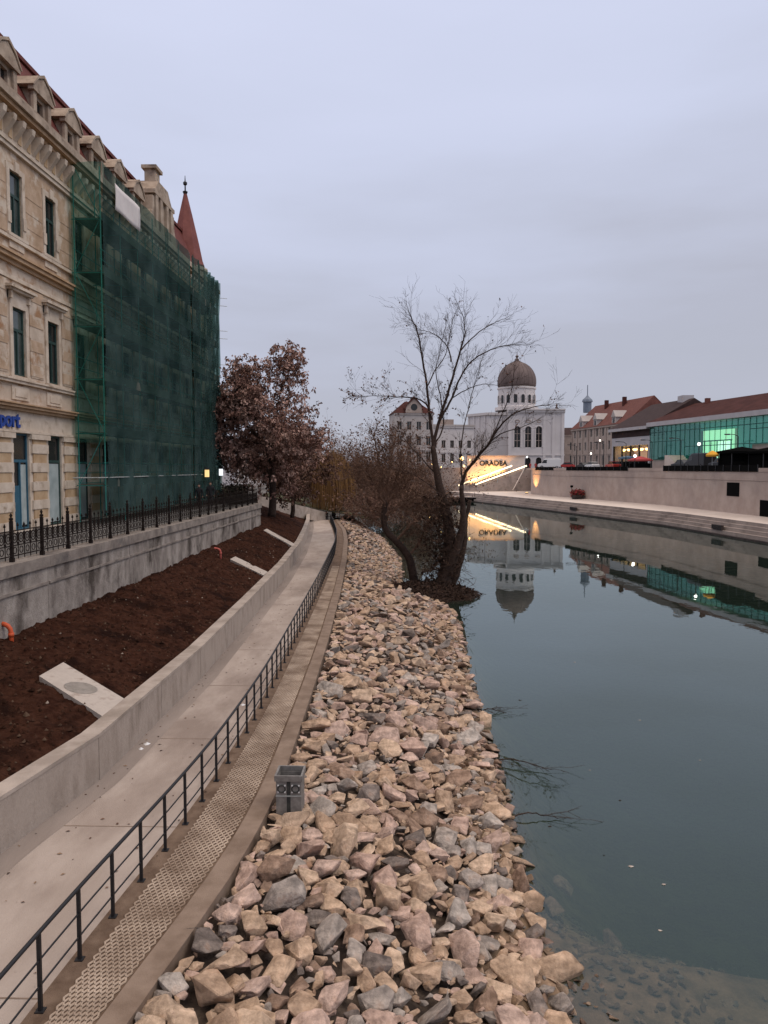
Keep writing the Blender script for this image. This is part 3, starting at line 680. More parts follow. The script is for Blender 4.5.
def surround(a, z0, z1, w, rich):
    s = MB()
    s.box(FXW+.003, FXW+.07, a-w/2-.24, a-w/2, z0-.05, z1+.24); s.box(FXW+.003, FXW+.07, a+w/2, a+w/2+.24, z0-.05, z1+.24)
    s.box(FXW+.004, FXW+.075, a-w/2, a+w/2, z1, z1+.24); s.box(FXW-.05, FXW+.14, a-w/2-.32, a+w/2+.32, z0-.18, z0-.052)
    if rich:
        s.box(FXW+.003, FXW+.05, a-w/2-.3, a+w/2+.3, z1+.245, z1+.62); s.box(FXW+.003, FXW+.24, a-w/2-.45, a+w/2+.45, z1+.625, z1+.72)
        s.box(FXW+.003, FXW+.34, a-w/2-.55, a+w/2+.55, z1+.724, z1+.84)
        s.box(FXW+.003, FXW+.17, a-w/2-.3, a-w/2-.14, z1+.3, z1+.62); s.box(FXW+.003, FXW+.17, a+w/2+.14, a+w/2+.3, z1+.3, z1+.62)
    else:
        s.box(FXW+.076, FXW+.15, a-.17, a+.17, z1-.02, z1+.4); s.box(FXW+.003, FXW+.05, a-w/2-.1, a+w/2+.1, z0-.62, z0-.185)
        for e in (-1, 1): s.box(FXW+.071, FXW+.11, a+e*(w/2+.12)-.13, a+e*(w/2+.12)+.13, z0+.35, z0+.85)
    s.build('window_surround', M['cream'], B)
for i, a in enumerate(axes):
    near = i % 3
    sash(a, 12.5, 15.05, 1.04, M['glass'] if i % 2 == 0 else M['glassd'], 14.1); surround(a, 12.5, 15.05, 1.04, False)
    sash(a, 6.65, 9.45, 1.10, M['glass'] if i % 2 == 0 else M['glassd'], 8.55); surround(a, 6.65, 9.45, 1.10, True)
    isdoor = abs(a-32.5) < .1
    d = sash(a, .12, 4.22, 1.36, M['glassd'], 3.05, .14, isdoor, M['bluedoor'] if isdoor else M['wframe'])
    bl = MB(); bl.box(FXW-.142, FXW-.128, a-.58, a+.58, .25, 2.95) if not isdoor else bl.box(FXW-.142, FXW-.128, a+.06, a+.58, .3, 2.9)
    bl.build('blind', M['curtain'], d)
    if isdoor:
        bl = MB(); bl.box(FXW-.135, FXW-.10, a-.58, a-.02, .2, 2.0); bl.build('door_leaf', M['bluedoor'], d)
# mansard roof with dormers
rf = MB()
rf.add([(FXW+.1,B0,17.78),(FXW+.1,B1,17.78),(-18.2,B1,22.0),(-18.2,B0,22.0),(-31,B0,22.6),(-31,B1,22.6),(-32,B0,17.78),(-32,B1,17.78)], [(0,1,2,3),(3,2,5,4),(4,5,7,6),(0,3,4,6),(1,7,5,2)])
rf.build('roof', M['redroof'], B)
cp = MB(); cp.box(-18.45, -18.05, B0, B1, 21.96, 22.16); cp.build('ridge', M['redroof'], B)
bal = MB(); bal.box(FXW+.1, FXW+.5, B0, B1, 17.784, 18.02)
bal.build('parapet', M['greystone'], B)
for a in [x for x in axes if x < 48.9]:
    d = MB(); fx = FXW-.32
    holed(d, Vector((fx, a-.75, 17.9)), U, Nn, 1.5, 1.75, [(.45, 1.05, .35, 1.45)], .2)
    for s_ in (-1, 1): d.add([(fx,a+s_*.75,17.9),(fx,a+s_*.75,19.65),(-18.4,a+s_*.75,19.65),(-18.4,a+s_*.75,17.9)], [(0,1,2,3)])
    d.box(fx-.0, fx+.13, a-.85, a-.55, 17.9, 19.5); d.box(fx+.0, fx+.13, a+.55, a+.85, 17.9, 19.5)
    d.box(fx-.05, fx+.22, a-1.0, a+1.0, 19.52, 19.68)
    d.prism([(-1.02,19.684),(1.02,19.684),(.55,20.1),(0,20.42),(-.55,20.1)], Vector((fx+.2, a, 0)), U, Nn, -2.0, 0)
    d.prism([(-1.1,19.70),(-1.02,19.684),(-.55,20.16),(0,20.42),(.55,20.16),(1.02,19.684),(1.1,19.70),(.6,20.26),(0,20.56),(-.6,20.26)], Vector((fx+.26, a, 0)), U, Nn, -2.2, 0)
    do = d.build('dormer', M['greystone'], B)
    w_ = MB(); w_.box(fx-.2, fx-.15, a-.3, a+.3, 18.25, 19.35); w_.build('window', M['glassd'], do)
# central gable pavilion with its pedestal
pv = MB(); fx = FXW+.1; c_ = 52.2
pv.box(fx-2.2, fx, c_-1.9, c_+1.9, 17.79, 20.4); pv.box(fx-2.3, fx+.2, c_-2.15, c_+2.15, 20.404, 20.65)
for s_ in (-1.6, -.65, .65, 1.6): pv.box(fx+.002, fx+.18, c_+s_-.24, c_+s_+.24, 17.9, 20.4)
pv.prism([(-1.9,20.654),(1.9,20.654),(1.4,21.1),(1.0,21.5),(-1.0,21.5),(-1.4,21.1)], Vector((fx, c_, 0)), U, Nn, -1.6, .1)
pv.prism([(-2.0,17.9),(-2.9,17.9),(-2.75,18.7),(-2.35,19.3),(-2.3,20.2),(-2.0,20.2)], Vector((fx, c_, 0)), U, Nn, -.5, .1)
pv.prism([(2.0,17.9),(2.9,17.9),(2.75,18.7),(2.35,19.3),(2.3,20.2),(2.0,20.2)], Vector((fx, c_, 0)), U, Nn, -.5, .1)
pvo = pv.build('gable', M['greystone'], B)
pd = MB(); pd.box(fx-1.0, fx-.3, c_-.5, c_+.5, 21.504, 22.5); pd.box(fx-1.15, fx-.15, c_-.7, c_+.7, 22.504, 22.72); pd.box(fx-1.2, fx-.15, c_-.72, c_+.72, 21.51, 21.66)
pd.build('pedestal', M['greystone'], pvo)
# corner turret with red spire
tu = MB(); TX, TY = -18.0, 64.2
tu.lathe(TX, TY, [(1.6,17.7),(1.6,18.8),(1.75,18.9),(1.75,19.15)], 16); tu_o = tu.build('turret', M['cream'], B)
sp_ = MB(); sp_.lathe(TX, TY, [(1.6,19.1),(1.36,19.8),(1.08,21.2),(.58,23.4),(.12,25.3)], 8); sp_.build('spire', M['conered'], tu_o)
fi = MB(); fi.lathe(TX, TY, [(.14,25.2),(.22,25.4),(.06,25.5),(.06,25.9),(.17,26.0),(.17,26.15),(.05,26.25),(.02,26.7)], 8); fi.build('finial', M['iron'], tu_o)
# shop lettering on the frieze
def text(name, s, size, loc, rot, m, parent, ext=.02, align='CENTER'):
    cu = bpy.data.curves.new(name, 'FONT'); cu.body = s; cu.size = size; cu.extrude = ext; cu.align_x = align; cu.offset = size*.022
    o = bpy.data.objects.new(name, cu); cu.materials.append(m); COL.objects.link(o)
    dg = bpy.context.evaluated_depsgraph_get(); me = bpy.data.meshes.new_from_object(o.evaluated_get(dg)); bpy.data.objects.remove(o); o = bpy.data.objects.new(name, me); COL.objects.link(o)
    o.location = Vector(loc)-parent_loc(parent); o.rotation_euler = rot; o.parent = parent; return o
text('lettering', 'sport', .92, (FXW+.06, 32.3, 4.46), (R(90), 0, R(90)), M['bluetext'], B, .03, 'RIGHT')

# ================================================================ SCAFFOLD
SC = thing('scaffold', 'tall scaffold wrapped in dark green debris netting in front of the old building', 'scaffold', (-15.3, 49, 0))
SX0, SX1, SY0, SY1, STOP = -16.0, -14.7, 37.6, 61.0, 17.35
nb = 9; bays = [SY0+(SY1-SY0)*i/nb for i in range(nb+1)]
for y in bays:
    for x in (SX0, SX1):
        t_ = MB(); t_.tube([(x, y, 0), (x, y, STOP-.1)], .03, 6); t_.build('standard', M['tube'], SC)
levels = [1.95, 4.5, 7.15, 9.7, 12.3, 14.85]
for z in levels:
    d = MB()
    for a, b in zip(bays, bays[1:]):
        for k in range(4): d.box(SX0+.04+k*.31, SX0+.04+k*.31+.30, a+.02, b-.02, z-.05, z)
    d.build('deck', M['deck'], SC)
    l = MB()
    for x in (SX0, SX1):
        for dz in (.0, .5, 1.0): l.tube([(x+.04*(1 if x > -15 else -1)*0, SY0-.15, z+dz+.05), (x, SY1+.3, z+dz+.05)], .02, 5)
    for y in bays: l.tube([(SX0-.15, y+.04, z-.07), (SX1+.1, y+.04, z-.07)], .025, 5)
    l.build('ledger', M['tube'], SC)
    tb = MB(); tb.box(SX1+.035, SX1+.06, SY0, SY1, z-.14, z+.30); tb.build('deck_shade_strip', M['deck'], SC)  # dark strip added to stand for shade under each deck, seen through the net
for i, (z0, z1) in enumerate(zip(levels, levels[1:]+[STOP])):
    b_ = MB(); b_.tube([(SX0, SY0+.02, z0), (SX1, SY0+.02, z1)] if i % 2 == 0 else [(SX1, SY0+.02, z0), (SX0, SY0+.02, z1)], .02, 5)
    b_.build('brace', M['tube'], SC)
hr = MB(); hr.tube([(SX1+.1, SY0-1.2, 2.28), (SX1+.1, 55.5, 2.28)], .03, 6); hr.build('guard_rail', M['galv'], SC)
hr = MB(); hr.tube([(SX0+.2, SY0-1.2, 2.28), (SX1+.1, SY0-.3, 2.28)], .03, 6); hr.build('guard_rail', M['galv'], SC)
st = MB()
for z in (16.1, 15.5, 13.55, 12.95, 10.9):
    st.tube([(SX1-.2, SY1-.1, z), (SX1+.7, SY1+.35, z)], .02, 5)
st.build('tube_end', M['galv'], SC)
# netting: sheets hung edge to edge, gathered in folds towards the far end
def net_sheet(y0, y1, z0, z1, x, amp, freq, m, ph=0):
    n = MB(); ny, nz = max(6, int((y1-y0)/.12)), 40; b = 0
    for i in range(ny+1):
        y = y0+(y1-y0)*i/ny
        for j in range(nz+1):
            z = z0+(z1-z0)*j/nz
            lv = min(abs(z-q) for q in levels)
            dx = amp*(math.sin(y*freq+ph+.3*math.sin(z*.7))+.5*math.sin(y*freq*2.3+z*.4))*(.4+.6*min(1, lv/1.0)) + .05*fbm(y*.5, z*.5, ph)
            n.v.append((x+.10+dx, y, z))
    for i in range(ny):
        for j in range(nz):
            a = i*(nz+1)+j; n.f.append([a, a+1, a+nz+2, a+nz+1]); n.m.append(0); n.c.append(None)
    return n.build('net', m, SC, True)
net_sheet(SY0, 42.8, .35, STOP+.1, SX1, .03, 2.2, M['net'])
net_sheet(42.78, 48.0, .3, STOP+.05, SX1+.02, .035, 2.0, M['net'], 1)
net_sheet(47.98, 53.2, .4, STOP+.05, SX1, .035, 2.4, M['net'], 2)
net_sheet(53.18, 57.4, .3, STOP+.0, SX1+.03, .10, 4.0, M['net'], 3)
net_sheet(57.38, SY1+.1, .2, STOP-.1, SX1+.01, .17, 5.5, M['net'], 4)
e1 = MB(); nx, nz = 14, 50
for i in range(nx+1):
    for j in range(nz+1):
        t_ = i/nx; z = 4.0+(STOP+.1-4.0)*j/nz
        e1.v.append((SX0-.1+(SX1+.12-SX0+.1)*t_, SY0-.08+.05*math.sin(t_*9+z), z))
for i in range(nx):
    for j in range(nz):
        a = i*(nz+1)+j; e1.f.append([a, a+1, a+nz+2, a+nz+1]); e1.m.append(0); e1.c.append(None)
e1.build('net', M['netend'], SC, True)
e2 = MB()
for i in range(nx+1):
    for j in range(nz+1):
        t_ = i/nx; z = .3+(STOP-.3)*j/nz
        e2.v.append((SX0+(SX1+.1-SX0)*t_, SY1+.12+.06*math.sin(t_*9+z), z))
e2.f = [list(f) for f in e1.f]; e2.m = list(e1.m); e2.c = list(e1.c); e2.build('net', M['net'], SC, True)
bn = MB(); X_ = SX1+.24
for i in range(9):
    for j in range(7): bn.v.append((X_+.03*math.sin(i*.8+j*.5), 38.95+3.6*i/8, 15.65+1.3*j/6))
for i in range(8):
    for j in range(6): bn.f.append([i*7+j, i*7+j+1, i*7+j+8, i*7+j+7]); bn.m.append(0); bn.c.append(None)
bo = bn.build('banner', M['banner'], None, True); tag(bo, 'white rectangular banner hung high on the green scaffold netting', 'banner')
md = bo.modifiers.new('thick', 'SOLIDIFY'); md.thickness = .012
# small lit lamps on the scaffold front
def wall_lamp(label, y, z, m):
    t = thing('wall_lamp', label, 'lamp', (SX1+.3, y, z), 'lit lamps at the foot of the scaffold')
    a = MB(); a.box(SX1+.26, SX1+.5, y-.16, y+.16, z-.26, z+.26); a.build('lamp_glass', m, t)
    a = MB(); a.box(SX1+.0, SX1+.255, y-.05, y+.05, z-.05, z+.05); a.prism([(-.2,.27),(.2,.27),(.06,.42),(-.06,.42)], Vector((SX1+.38, y, z)), U, Nn, -.14, .14); a.build('bracket', M['iron'], t)
wall_lamp('small lamp glowing warm yellow on the scaffold net', 55.7, 2.36, emis('yellow_lamp_glass', (1,.68,.28), .9)); wall_lamp('small lamp glowing white at the far corner of the scaffold', 60.0, 2.42, emis('white_lamp_glass', (.9,.95,1), 1.1))
#@@TREES

# ================================================================ TREES
def rvec(r): return Vector((r.gauss(0,1), r.gauss(0,1), r.gauss(0,1))).normalized()
def spline(P, n):
    P = [Vector(p) for p in P]; out = []
    for i in range(len(P)-1):
        p0, p1, p2, p3 = P[max(i-1,0)], P[i], P[i+1], P[min(i+2, len(P)-1)]
        for k in range(n):
            t = k/n; out.append(.5*((2*p1)+(p2-p0)*t+(2*p0-5*p1+4*p2-p3)*t*t+(3*p1-p0-3*p2+p3)*t**3))
    out.append(P[-1]); return out
def limb(mb, P, r0, r1, r, n=7, wob=.0, seg=5):
    q = spline(P, seg)
    q = [p+rvec(r)*wob*(i > 0) for i, p in enumerate(q)]
    k = len(q)-1
    rad = [r0+(r1-r0)*(i/k)**.8 for i in range(k+1)]
    mb.tube(q, rad, n); return q, rad
def twigs(mb, p, d, L, r0, lev, r, ends, droop=0.0, up=.0, spread=.6, n=4, kids=(3, 5)):
    k = max(3, int(L/.22)); k = min(k, 9); pts = [p]; dd = d.normalized()
    for i in range(k):
        dd = (dd+rvec(r)*.16+Vector((0,0,up-droop*(i/k)))).normalized(); pts.append(pts[-1]+dd*L/k)
    mb.tube(pts, [max(.0045, r0*(1-.75*i/k)) for i in range(k+1)], n if lev else 3, cap=False)
    if lev == 0: ends.append((pts[-1], dd)); return
    for c in range(r.randint(*kids)):
        i = r.randint(1, k); b = pts[i]; t = (pts[i]-pts[i-1]).normalized()
        a = (t+rvec(r)*spread).normalized()
        twigs(mb, b, a, L*r.uniform(.4,.68), r0*.5, lev-1, r, ends, droop, up, spread, n, kids)
    ends.append((pts[-1], dd))
def leaf(mb, p, s, r, cols, down=.4):
    a = rvec(r); a.z -= down; a.normalize(); b = a.cross(rvec(r))
    if b.length < .1: return
    b.normalize(); c = r.choice(cols); k = r.uniform(.75, 1.25); c = tuple(min(1, x*k) for x in c)
    e = a.cross(b)*s*.18
    mb.add([p, p+a*s*.5+b*s*.32+e, p+a*s, p+a*s*.5-b*s*.32+e], [(0,1,2,3)], 0, c)

# --- big bare tree standing in the water
r = random.Random(11); TYY = 46.5
T = thing('bare_tree', 'tall bare many-stemmed tree leaning from the water edge, old leaves on its tips', 'tree', at(440, 592, TYY))
D = lambda x, y, dy=0: at(x, y, TYY+dy)
tr = MB()
limb(tr, [D(436,612), D(441,592), D(448,562), D(450,538), D(444,505), D(437,475), D(433,446)], .62, .15, r, 10, .03)
limb(tr, [D(428,605,-.3), D(440,585,-.3), D(452,560,-.3), D(462,530,-.4), D(463,508,-.5), D(461,486,-.6)], .48, .11, r, 10, .03)
limb(tr, [D(444,600,.3), D(455,575,.4), D(463,548,.6), D(465,525,.7), D(470,500,.8)], .36, .10, r, 8, .03)
for k in range(9):   # roots spreading over the mound
    a = k*.7; limb(tr, [D(440,590), D(440,590)+Vector((math.cos(a)*.7, math.sin(a)*.6, -.25)), D(440,592)+Vector((math.cos(a)*1.7, math.sin(a)*1.3, -.75))], .25, .06, r, 6, .04)
tr.build('trunk', M['bark'], T, True)
LIMBS = [
 ([(433,446),(430,418),(427,388),(422,355),(417,330),(412,320),(408,310)], .13,.03, .0),
 ([(433,446),(440,418),(449,390),(456,365),(462,345),(465,332),(463,315)], .15,.03, .3),
 ([(461,350),(470,340),(482,330),(494,323),(506,318)], .07,.02, .5),
 ([(440,420),(452,398),(460,378),(472,361),(488,351),(503,346),(516,345)], .10,.025, -.4),
 ([(451,362),(449,350),(441,339),(432,333),(421,330)], .06,.02, .3),
 ([(461,486),(466,472),(476,459),(487,446),(497,430),(512,415),(530,408),(548,405)], .16,.025, -.8),
 ([(487,446),(500,434),(520,428),(538,420)], .06,.018, -1.0),
 ([(492,437),(503,412),(511,392),(514,372)], .05,.015, -.7),
 ([(463,490),(461,462),(462,438),(468,410),(474,386),(480,366)], .07,.018, .9),
 ([(432,420),(426,404),(414,398),(400,397),(382,396),(362,396)], .08,.02, -.5),
 ([(427,388),(434,372),(444,358),(449,340),(452,322)], .06,.018, .6),
 ([(437,475),(425,462),(412,448),(402,436)], .07,.02, .4),
 ([(446,505),(436,490),(420,478),(404,470)], .06,.02, -.6),
 ([(433,446),(443,428),(441,400),(436,372),(440,350),(445,328)], .07,.018, .9),
 ([(452,398),(470,388),(486,384),(500,386)], .045,.014, -.9),
]
br = MB(); ends = []
for P, a, b, dy in LIMBS:
    n_ = len(P); pts = [D(x, y, dy*i/(n_-1)*2.0) for i, (x, y) in enumerate(P)]
    q, rad = limb(br, pts, a*.78, b*.7, r, 6, .02)
    for i in range(4, len(q)):
        for _ in range(r.choice((0,1,1,2))):
            t = (q[i]-q[i-1]).normalized(); d = (t+rvec(r)*.75+Vector((0,0,.25))).normalized()
            twigs(br, q[i], d, r.uniform(.55,1.5)*(1 if i < len(q)*.7 else 1.15), max(.010, rad[i]*.3), 2, r, ends, 0, .05, .7, 4, (2,4))
    twigs(br, q[-1], q[-1]-q[-2], .75, rad[-1], 2, r, ends, 0, .0, .6, 4, (3,5))
br.build('branches', M['bark'], T, False, False)
lf = MB()
LC = [(.10,.045,.03), (.13,.06,.04), (.07,.03,.022), (.17,.085,.055)]
left_end = D(372,396)
for p, d in ends:
    pr_ = .5 if (p-left_end).length < 2.4 else (.10 if p.z < 8 else .02)
    if r.random() < pr_:
        for _ in range(r.randint(1,3)): leaf(lf, p+rvec(r)*.08, r.uniform(.09,.17), r, LC)
lf.build('leaves', M['leaf'], T, False, False)
# flood debris caught on the stems
db = MB()
for k in range(1000):
    t = r.random(); c = D(441+r.gauss(0, 8)+4*(1-t), 590-95*t**1.1, r.gauss(0,.45)); rad = .40+.35*math.sin(t*7)
    p = c+rvec(r)*rad*r.random()
    leaf(db, p, r.uniform(.12,.34), r, [(.04,.022,.016), (.075,.045,.03), (.025,.014,.01), (.11,.07,.05)], .8)
for k in range(900):
    t = r.random(); c = D(442+r.gauss(0, 11), 596-100*t, r.gauss(0,.5)); v = rvec(r); v.z *= .6
    db.tube([c-v*.6, c+rvec(r)*.12, c+v*.6], [.008,.013,.004], 3, 0, r.choice([(.05,.03,.02),(.09,.055,.04),(.13,.08,.06),(.03,.018,.012)]), False)
db.build('flood_debris', M['debris'], T, False, False)

# --- small mound with drift at its foot
ml = MB(); cx0, cy0 = 1.2, 45.9
nr, na = 14, 48
for i in range(nr+1):
    for j in range(na):
        a = 2*math.pi*j/na; k = i/nr
        rx, ry = 3.1*(1+.22*fbm(math.cos(a)*1.5, math.sin(a)*1.5, 4)), 3.0
        x = cx0+math.cos(a)*rx*k; y_ = cy0+math.sin(a)*ry*k
        ml.v.append((x, y_, WZ+.62*(1-k**2.2)-.12*k+.14*fbm(x*1.6, y_*1.6, 2)))
for i in range(nr):
    for j in range(na): ml.f.append([i*na+j, i*na+(j+1) % na, (i+1)*na+(j+1) % na, (i+1)*na+j]); ml.m.append(0); ml.c.append(None)
struct('islet', ml, M['mud'], True)
dw = MB()
for k in range(800):
    a = r.uniform(0, 6.28); q = math.sqrt(r.random())*1.06; p = Vector((cx0+math.cos(a)*3.2*q, cy0+math.sin(a)*3.0*q, WZ+.55*(1-q*q)+.12))
    v = rvec(r); v.z *= .3; L = r.uniform(.25, .95)
    dw.tube([p-v*L*.5, p+rvec(r)*.07, p+v*L*.5], [.016,.024,.008], 4, 0, r.choice([(.03,.018,.013),(.055,.033,.024),(.09,.06,.045)]), False)
for k in range(1500):
    a = r.uniform(0, 6.28); q = math.sqrt(r.random()); leaf(dw, Vector((cx0+math.cos(a)*3.1*q, cy0+math.sin(a)*2.9*q, WZ+.6*(1-q*q)+.1)), r.uniform(.1,.3), r, [(.04,.02,.014),(.025,.013,.01),(.07,.04,.03)], 0)
tag(dw.build('driftwood', M['debris'], None, False, False), 'tangle of dark driftwood and dead leaves heaped round the bare tree roots', 'driftwood', kind='stuff')

# --- smaller tree leaning left from the same mound
T2 = thing('leaning_tree', 'small brown dense-twigged tree leaning towards the stone bank', 'tree', at(412, 584, 47.5))
D2 = lambda x, y, dy=0: at(x, y, 47.5+dy)
tr = MB(); q0, _ = limb(tr, [D2(415,590), D2(413,575), D2(408,556), D2(396,541), D2(386,530), D2(384,515), D2(386,502)], .30, .15, r, 8, .02); tr.build('trunk', M['bark'], T2, True)
br = MB(); ends = []
for P in ([(386,505),(376,492),(364,482),(352,474)], [(386,504),(374,484),(362,468),(350,455)], [(386,504),(382,480),(378,458),(373,434)], [(386,505),(394,485),(402,462),(410,440)], [(386,504),(398,490),(412,478),(424,470)],
          [(384,516),(398,508),(412,505),(428,498)], [(388,532),(374,520),(358,508)], [(386,500),(389,475),(392,452),(396,432)], [(396,541),(408,528),(420,518),(430,512)], [(408,556),(418,545),(425,530),(430,515)]):
    q, rad = limb(br, [D2(x, y, (i/3)*r.uniform(-1.6,1.6)) for i, (x, y) in enumerate(P)], .09, .025, r, 6, .04)
    for i in range(2, len(q)):
        for _ in range(4):
            t = (q[i]-q[i-1]).normalized(); twigs(br, q[i], (t+rvec(r)*.9).normalized(), r.uniform(.6,1.25), .018, 2, r, ends, .05, .03, .8, 3, (3,4))
br.build('branches', M['twig'], T2, False, False)
lf = MB()
for p, d in ends:
    if r.random() < .25: leaf(lf, p, r.uniform(.10,.2), r, [(.12,.065,.04),(.16,.09,.06),(.08,.045,.03)])
lf.build('leaves', M['leaf'], T2, False, False)

# --- leafy brown trees by the wall end and along the bank behind
def leafy(name, label, base, cz, rx, ry, rz, nclump, seed, cols, lsize=.3, group=None, gapped=.55, trunk=.35, per=10):
    r = random.Random(seed); b = Vector(base); t = thing(name, label, 'tree', base, group)
    c = Vector((b.x, b.y, cz)); tm = MB()
    limb(tm, [b-Vector((0,0,.4)), b+Vector((.1,.1,(cz-b.z)*.35)), b+Vector((-.05,.1,(cz-b.z)*.7)), c], trunk, trunk*.4, r, 8, .03); tm.build('trunk', M['bark'], t, True)
    bm_ = MB(); lm = MB(); lobes = []
    for k in range(16):
        d = rvec(r); d.z = d.z*.8+.15; d.normalize(); tip = c+Vector((d.x*rx, d.y*ry, d.z*rz))*r.uniform(.7,.98)
        st_ = b+(c-b)*r.uniform(.35,.95); mid = (st_+tip)/2+Vector((0,0,.4))
        q, rad = limb(bm_, [st_, mid, tip], trunk*.35, .03, r, 5, .05); lobes.append(tip)
    for k in range(nclump):
        if r.random() < .75:
            lo = r.choice(lobes); p = lo+rvec(r)*r.random()**.5*min(rx, rz)*.42
        else:
            d = rvec(r); p = c+Vector((d.x*rx, d.y*ry, d.z*rz))*r.random()**.4*.95
        base_c = r.choice(cols); sh = r.uniform(.7,1.3); cl = [tuple(x*sh for x in base_c)]
        ts = (p-(c+(p-c)*.8)); bm_.tube([c+(p-c)*.82+rvec(r)*.1, p], [.014,.006], 3, 0, None, False)
        for _ in range(per): leaf(lm, p+rvec(r)*r.uniform(.02,.32), lsize*r.uniform(.6,1.2), r, cl, .9)
    bm_.build('branches', M['bark'], t, False, False); lm.build('leaves', M['leaf'], t, False, False)
    return t
BC = [(.28,.16,.125),(.36,.225,.18),(.22,.12,.093),(.44,.29,.24),(.17,.09,.07)]
leafy('brown_tree', 'broad tree with drooping dry reddish brown leaves at the end of the stone wall', (-10.8,62.5,-.8), 5.8, 4.5, 4.2, 6.0, 2500, 3, BC, .26, per=13)
DC = [(.15,.082,.058),(.20,.115,.082),(.105,.055,.04)]
leafy('brown_tree', 'dark brown tree behind the broad leafy one, low over the soil slope', (-10.2,70,-1.4), 3.0, 3.4, 3.0, 4.2, 520, 5, DC, .3, trunk=.22, per=10)
bush = [(-3.4,112,-2.9,0,4.4,8.2,'tall brown thicket standing behind the leaning tree'), (-8.5,116,-1.6,0,4.4,7.6,'tall brown thicket between the golden willow and the leaning tree'), (-13.0,96,-1.2,0,3.0,4.6,'russet thicket left of the golden willow'), (2.2,124,-4.2,0,3.6,8.0,'tall thin brown thicket rising right behind the leaning tree'), (-11.5,112,-1.0,2.4,5,5.2,'tall russet thicket on the bank slope behind the walkway end'),
        (-5.0,118,-3.4,1.4,4.5,5.6,'brown thicket on the bank beyond the golden willow'), (-16,104,-.2,2.6,4,5,'dark thicket at the top of the bank near the street end'),
        (-3.0,92,-4.0,-.6,2.6,3.6,'low brown thicket at the water behind the leaning tree'), (.5,108,-4.4,.2,3.2,4.6,'brown thicket overhanging the water beyond the bare trees'), (-1.5,128,-4.2,1.6,4.2,6.4,'farthest brown thicket at the river bend')]
def twigbush(label, b, h, rx, seed, cols):
    r = random.Random(seed); t = thing('thicket', label, 'shrub', b, 'leafless brown thickets along the far bank'); base = Vector(b)
    tw_ = MB(); ends = []
    for k in range(26):
        d = Vector((r.gauss(0,.5), r.gauss(0,.35), 1)).normalized(); s_ = base+Vector((r.uniform(-rx,rx)*.5, r.uniform(-rx,rx)*.4, -.3))
        twigs(tw_, s_, d, h*r.uniform(.55,1.0), .05, 2, r, ends, .15, .02, .65, 3, (5,8))
    tw_.build('stems', M['twig'], t, False, False)
    lm = MB()
    for p, d in ends:
        for _ in range(2): leaf(lm, p+rvec(r)*.35, r.uniform(.18,.4), r, cols, .6)
    lm.build('leaves', M['leaf'], t, False, False)
for i, (x, y, z, _, rx, h, lab) in enumerate(bush):
    twigbush(lab, (x, y, z), h*1.25, rx*1.1, 20+i, DC if i % 2 else [(.19,.11,.07),(.24,.14,.095),(.14,.08,.055)])
# golden weeping willow
r = random.Random(31); WX, WY = -8.7, 94.5; t = thing('weeping_willow', 'small weeping willow with golden hanging twigs beyond the end of the walkway', 'tree', (WX, WY, -2.9))
tm = MB(); limb(tm, [(WX,WY,-3.4),(WX+.1,WY,-.6),(WX-.1,WY+.1,1.6),(WX,WY,3.2)], .28, .12, r, 8, .03); tm.build('trunk', M['bark'], t, True)
hm = MB()
for k in range(1300):
    a = r.uniform(0, 6.28); q = r.random()**.6; x, y = WX+math.cos(a)*2.5*q, WY+math.sin(a)*2.0*q; top = 4.6-2.4*q**2+r.gauss(0,.25); bot = -2.7+r.random()**2*3.5
    sw = r.gauss(0,.10); c = r.choice([(.25,.135,.05),(.19,.10,.04),(.30,.17,.065),(.13,.07,.03)]); w_ = r.uniform(.012,.03)
    pts = [(x,y,top),(x+sw+math.cos(a)*.2,y,top*.6+bot*.4),(x+sw*2+math.cos(a)*.25,y,bot)]
    hm.tube(pts, [w_,w_,w_*.5], 3, 0, c, False)
hm.build('hanging_twigs', M['reed'], t, False, False)
# hedge and dark shrubs at street level past the wall
r = random.Random(41); t = thing('hedge', 'dark low hedge on the street edge under the brown tree', 'hedge', (-13.6, 62, 0))
hm = MB()
for k in range(2600):
    y = r.uniform(57.5, 68); p = Vector((-12.9-(y-57)*.18+r.gauss(0,.55), y, abs(r.gauss(.55,.42)))); leaf(hm, p, r.uniform(.15,.32), r, [(.03,.022,.015),(.045,.03,.02),(.02,.016,.012),(.04,.04,.022)], 0)
hm.build('foliage', M['hedge'], t, False, False)
hs = MB()
for k in range(24): y = 57.6+k*.44; hs.tube([(-12.9-(y-57)*.18,y,-.9),(-12.9-(y-57)*.18+r.gauss(0,.15),y,.9)], .03, 5)
hs.build('stems', M['bark'], t)
# ramp climbing from the walkway to the street
rp = MB()
A, Bp = Vector((-9.9,93,-3.0)), Vector((-15.2,76,-.25))
for k in range(20):
    p = A+(Bp-A)*k/20; q = A+(Bp-A)*(k+1)/20; n = Vector((.95,-.3,0))*.8
    rp.hexa([p-n+Vector((0,0,-1)), q-n+Vector((0,0,-1)), q+n+Vector((0,0,-1)), p+n+Vector((0,0,-1)), p-n+Vector((0,0,.35)), q-n+Vector((0,0,.35)), q+n+Vector((0,0,.35)), p+n+Vector((0,0,.35))])
struct('ramp', rp, M['concrete'])
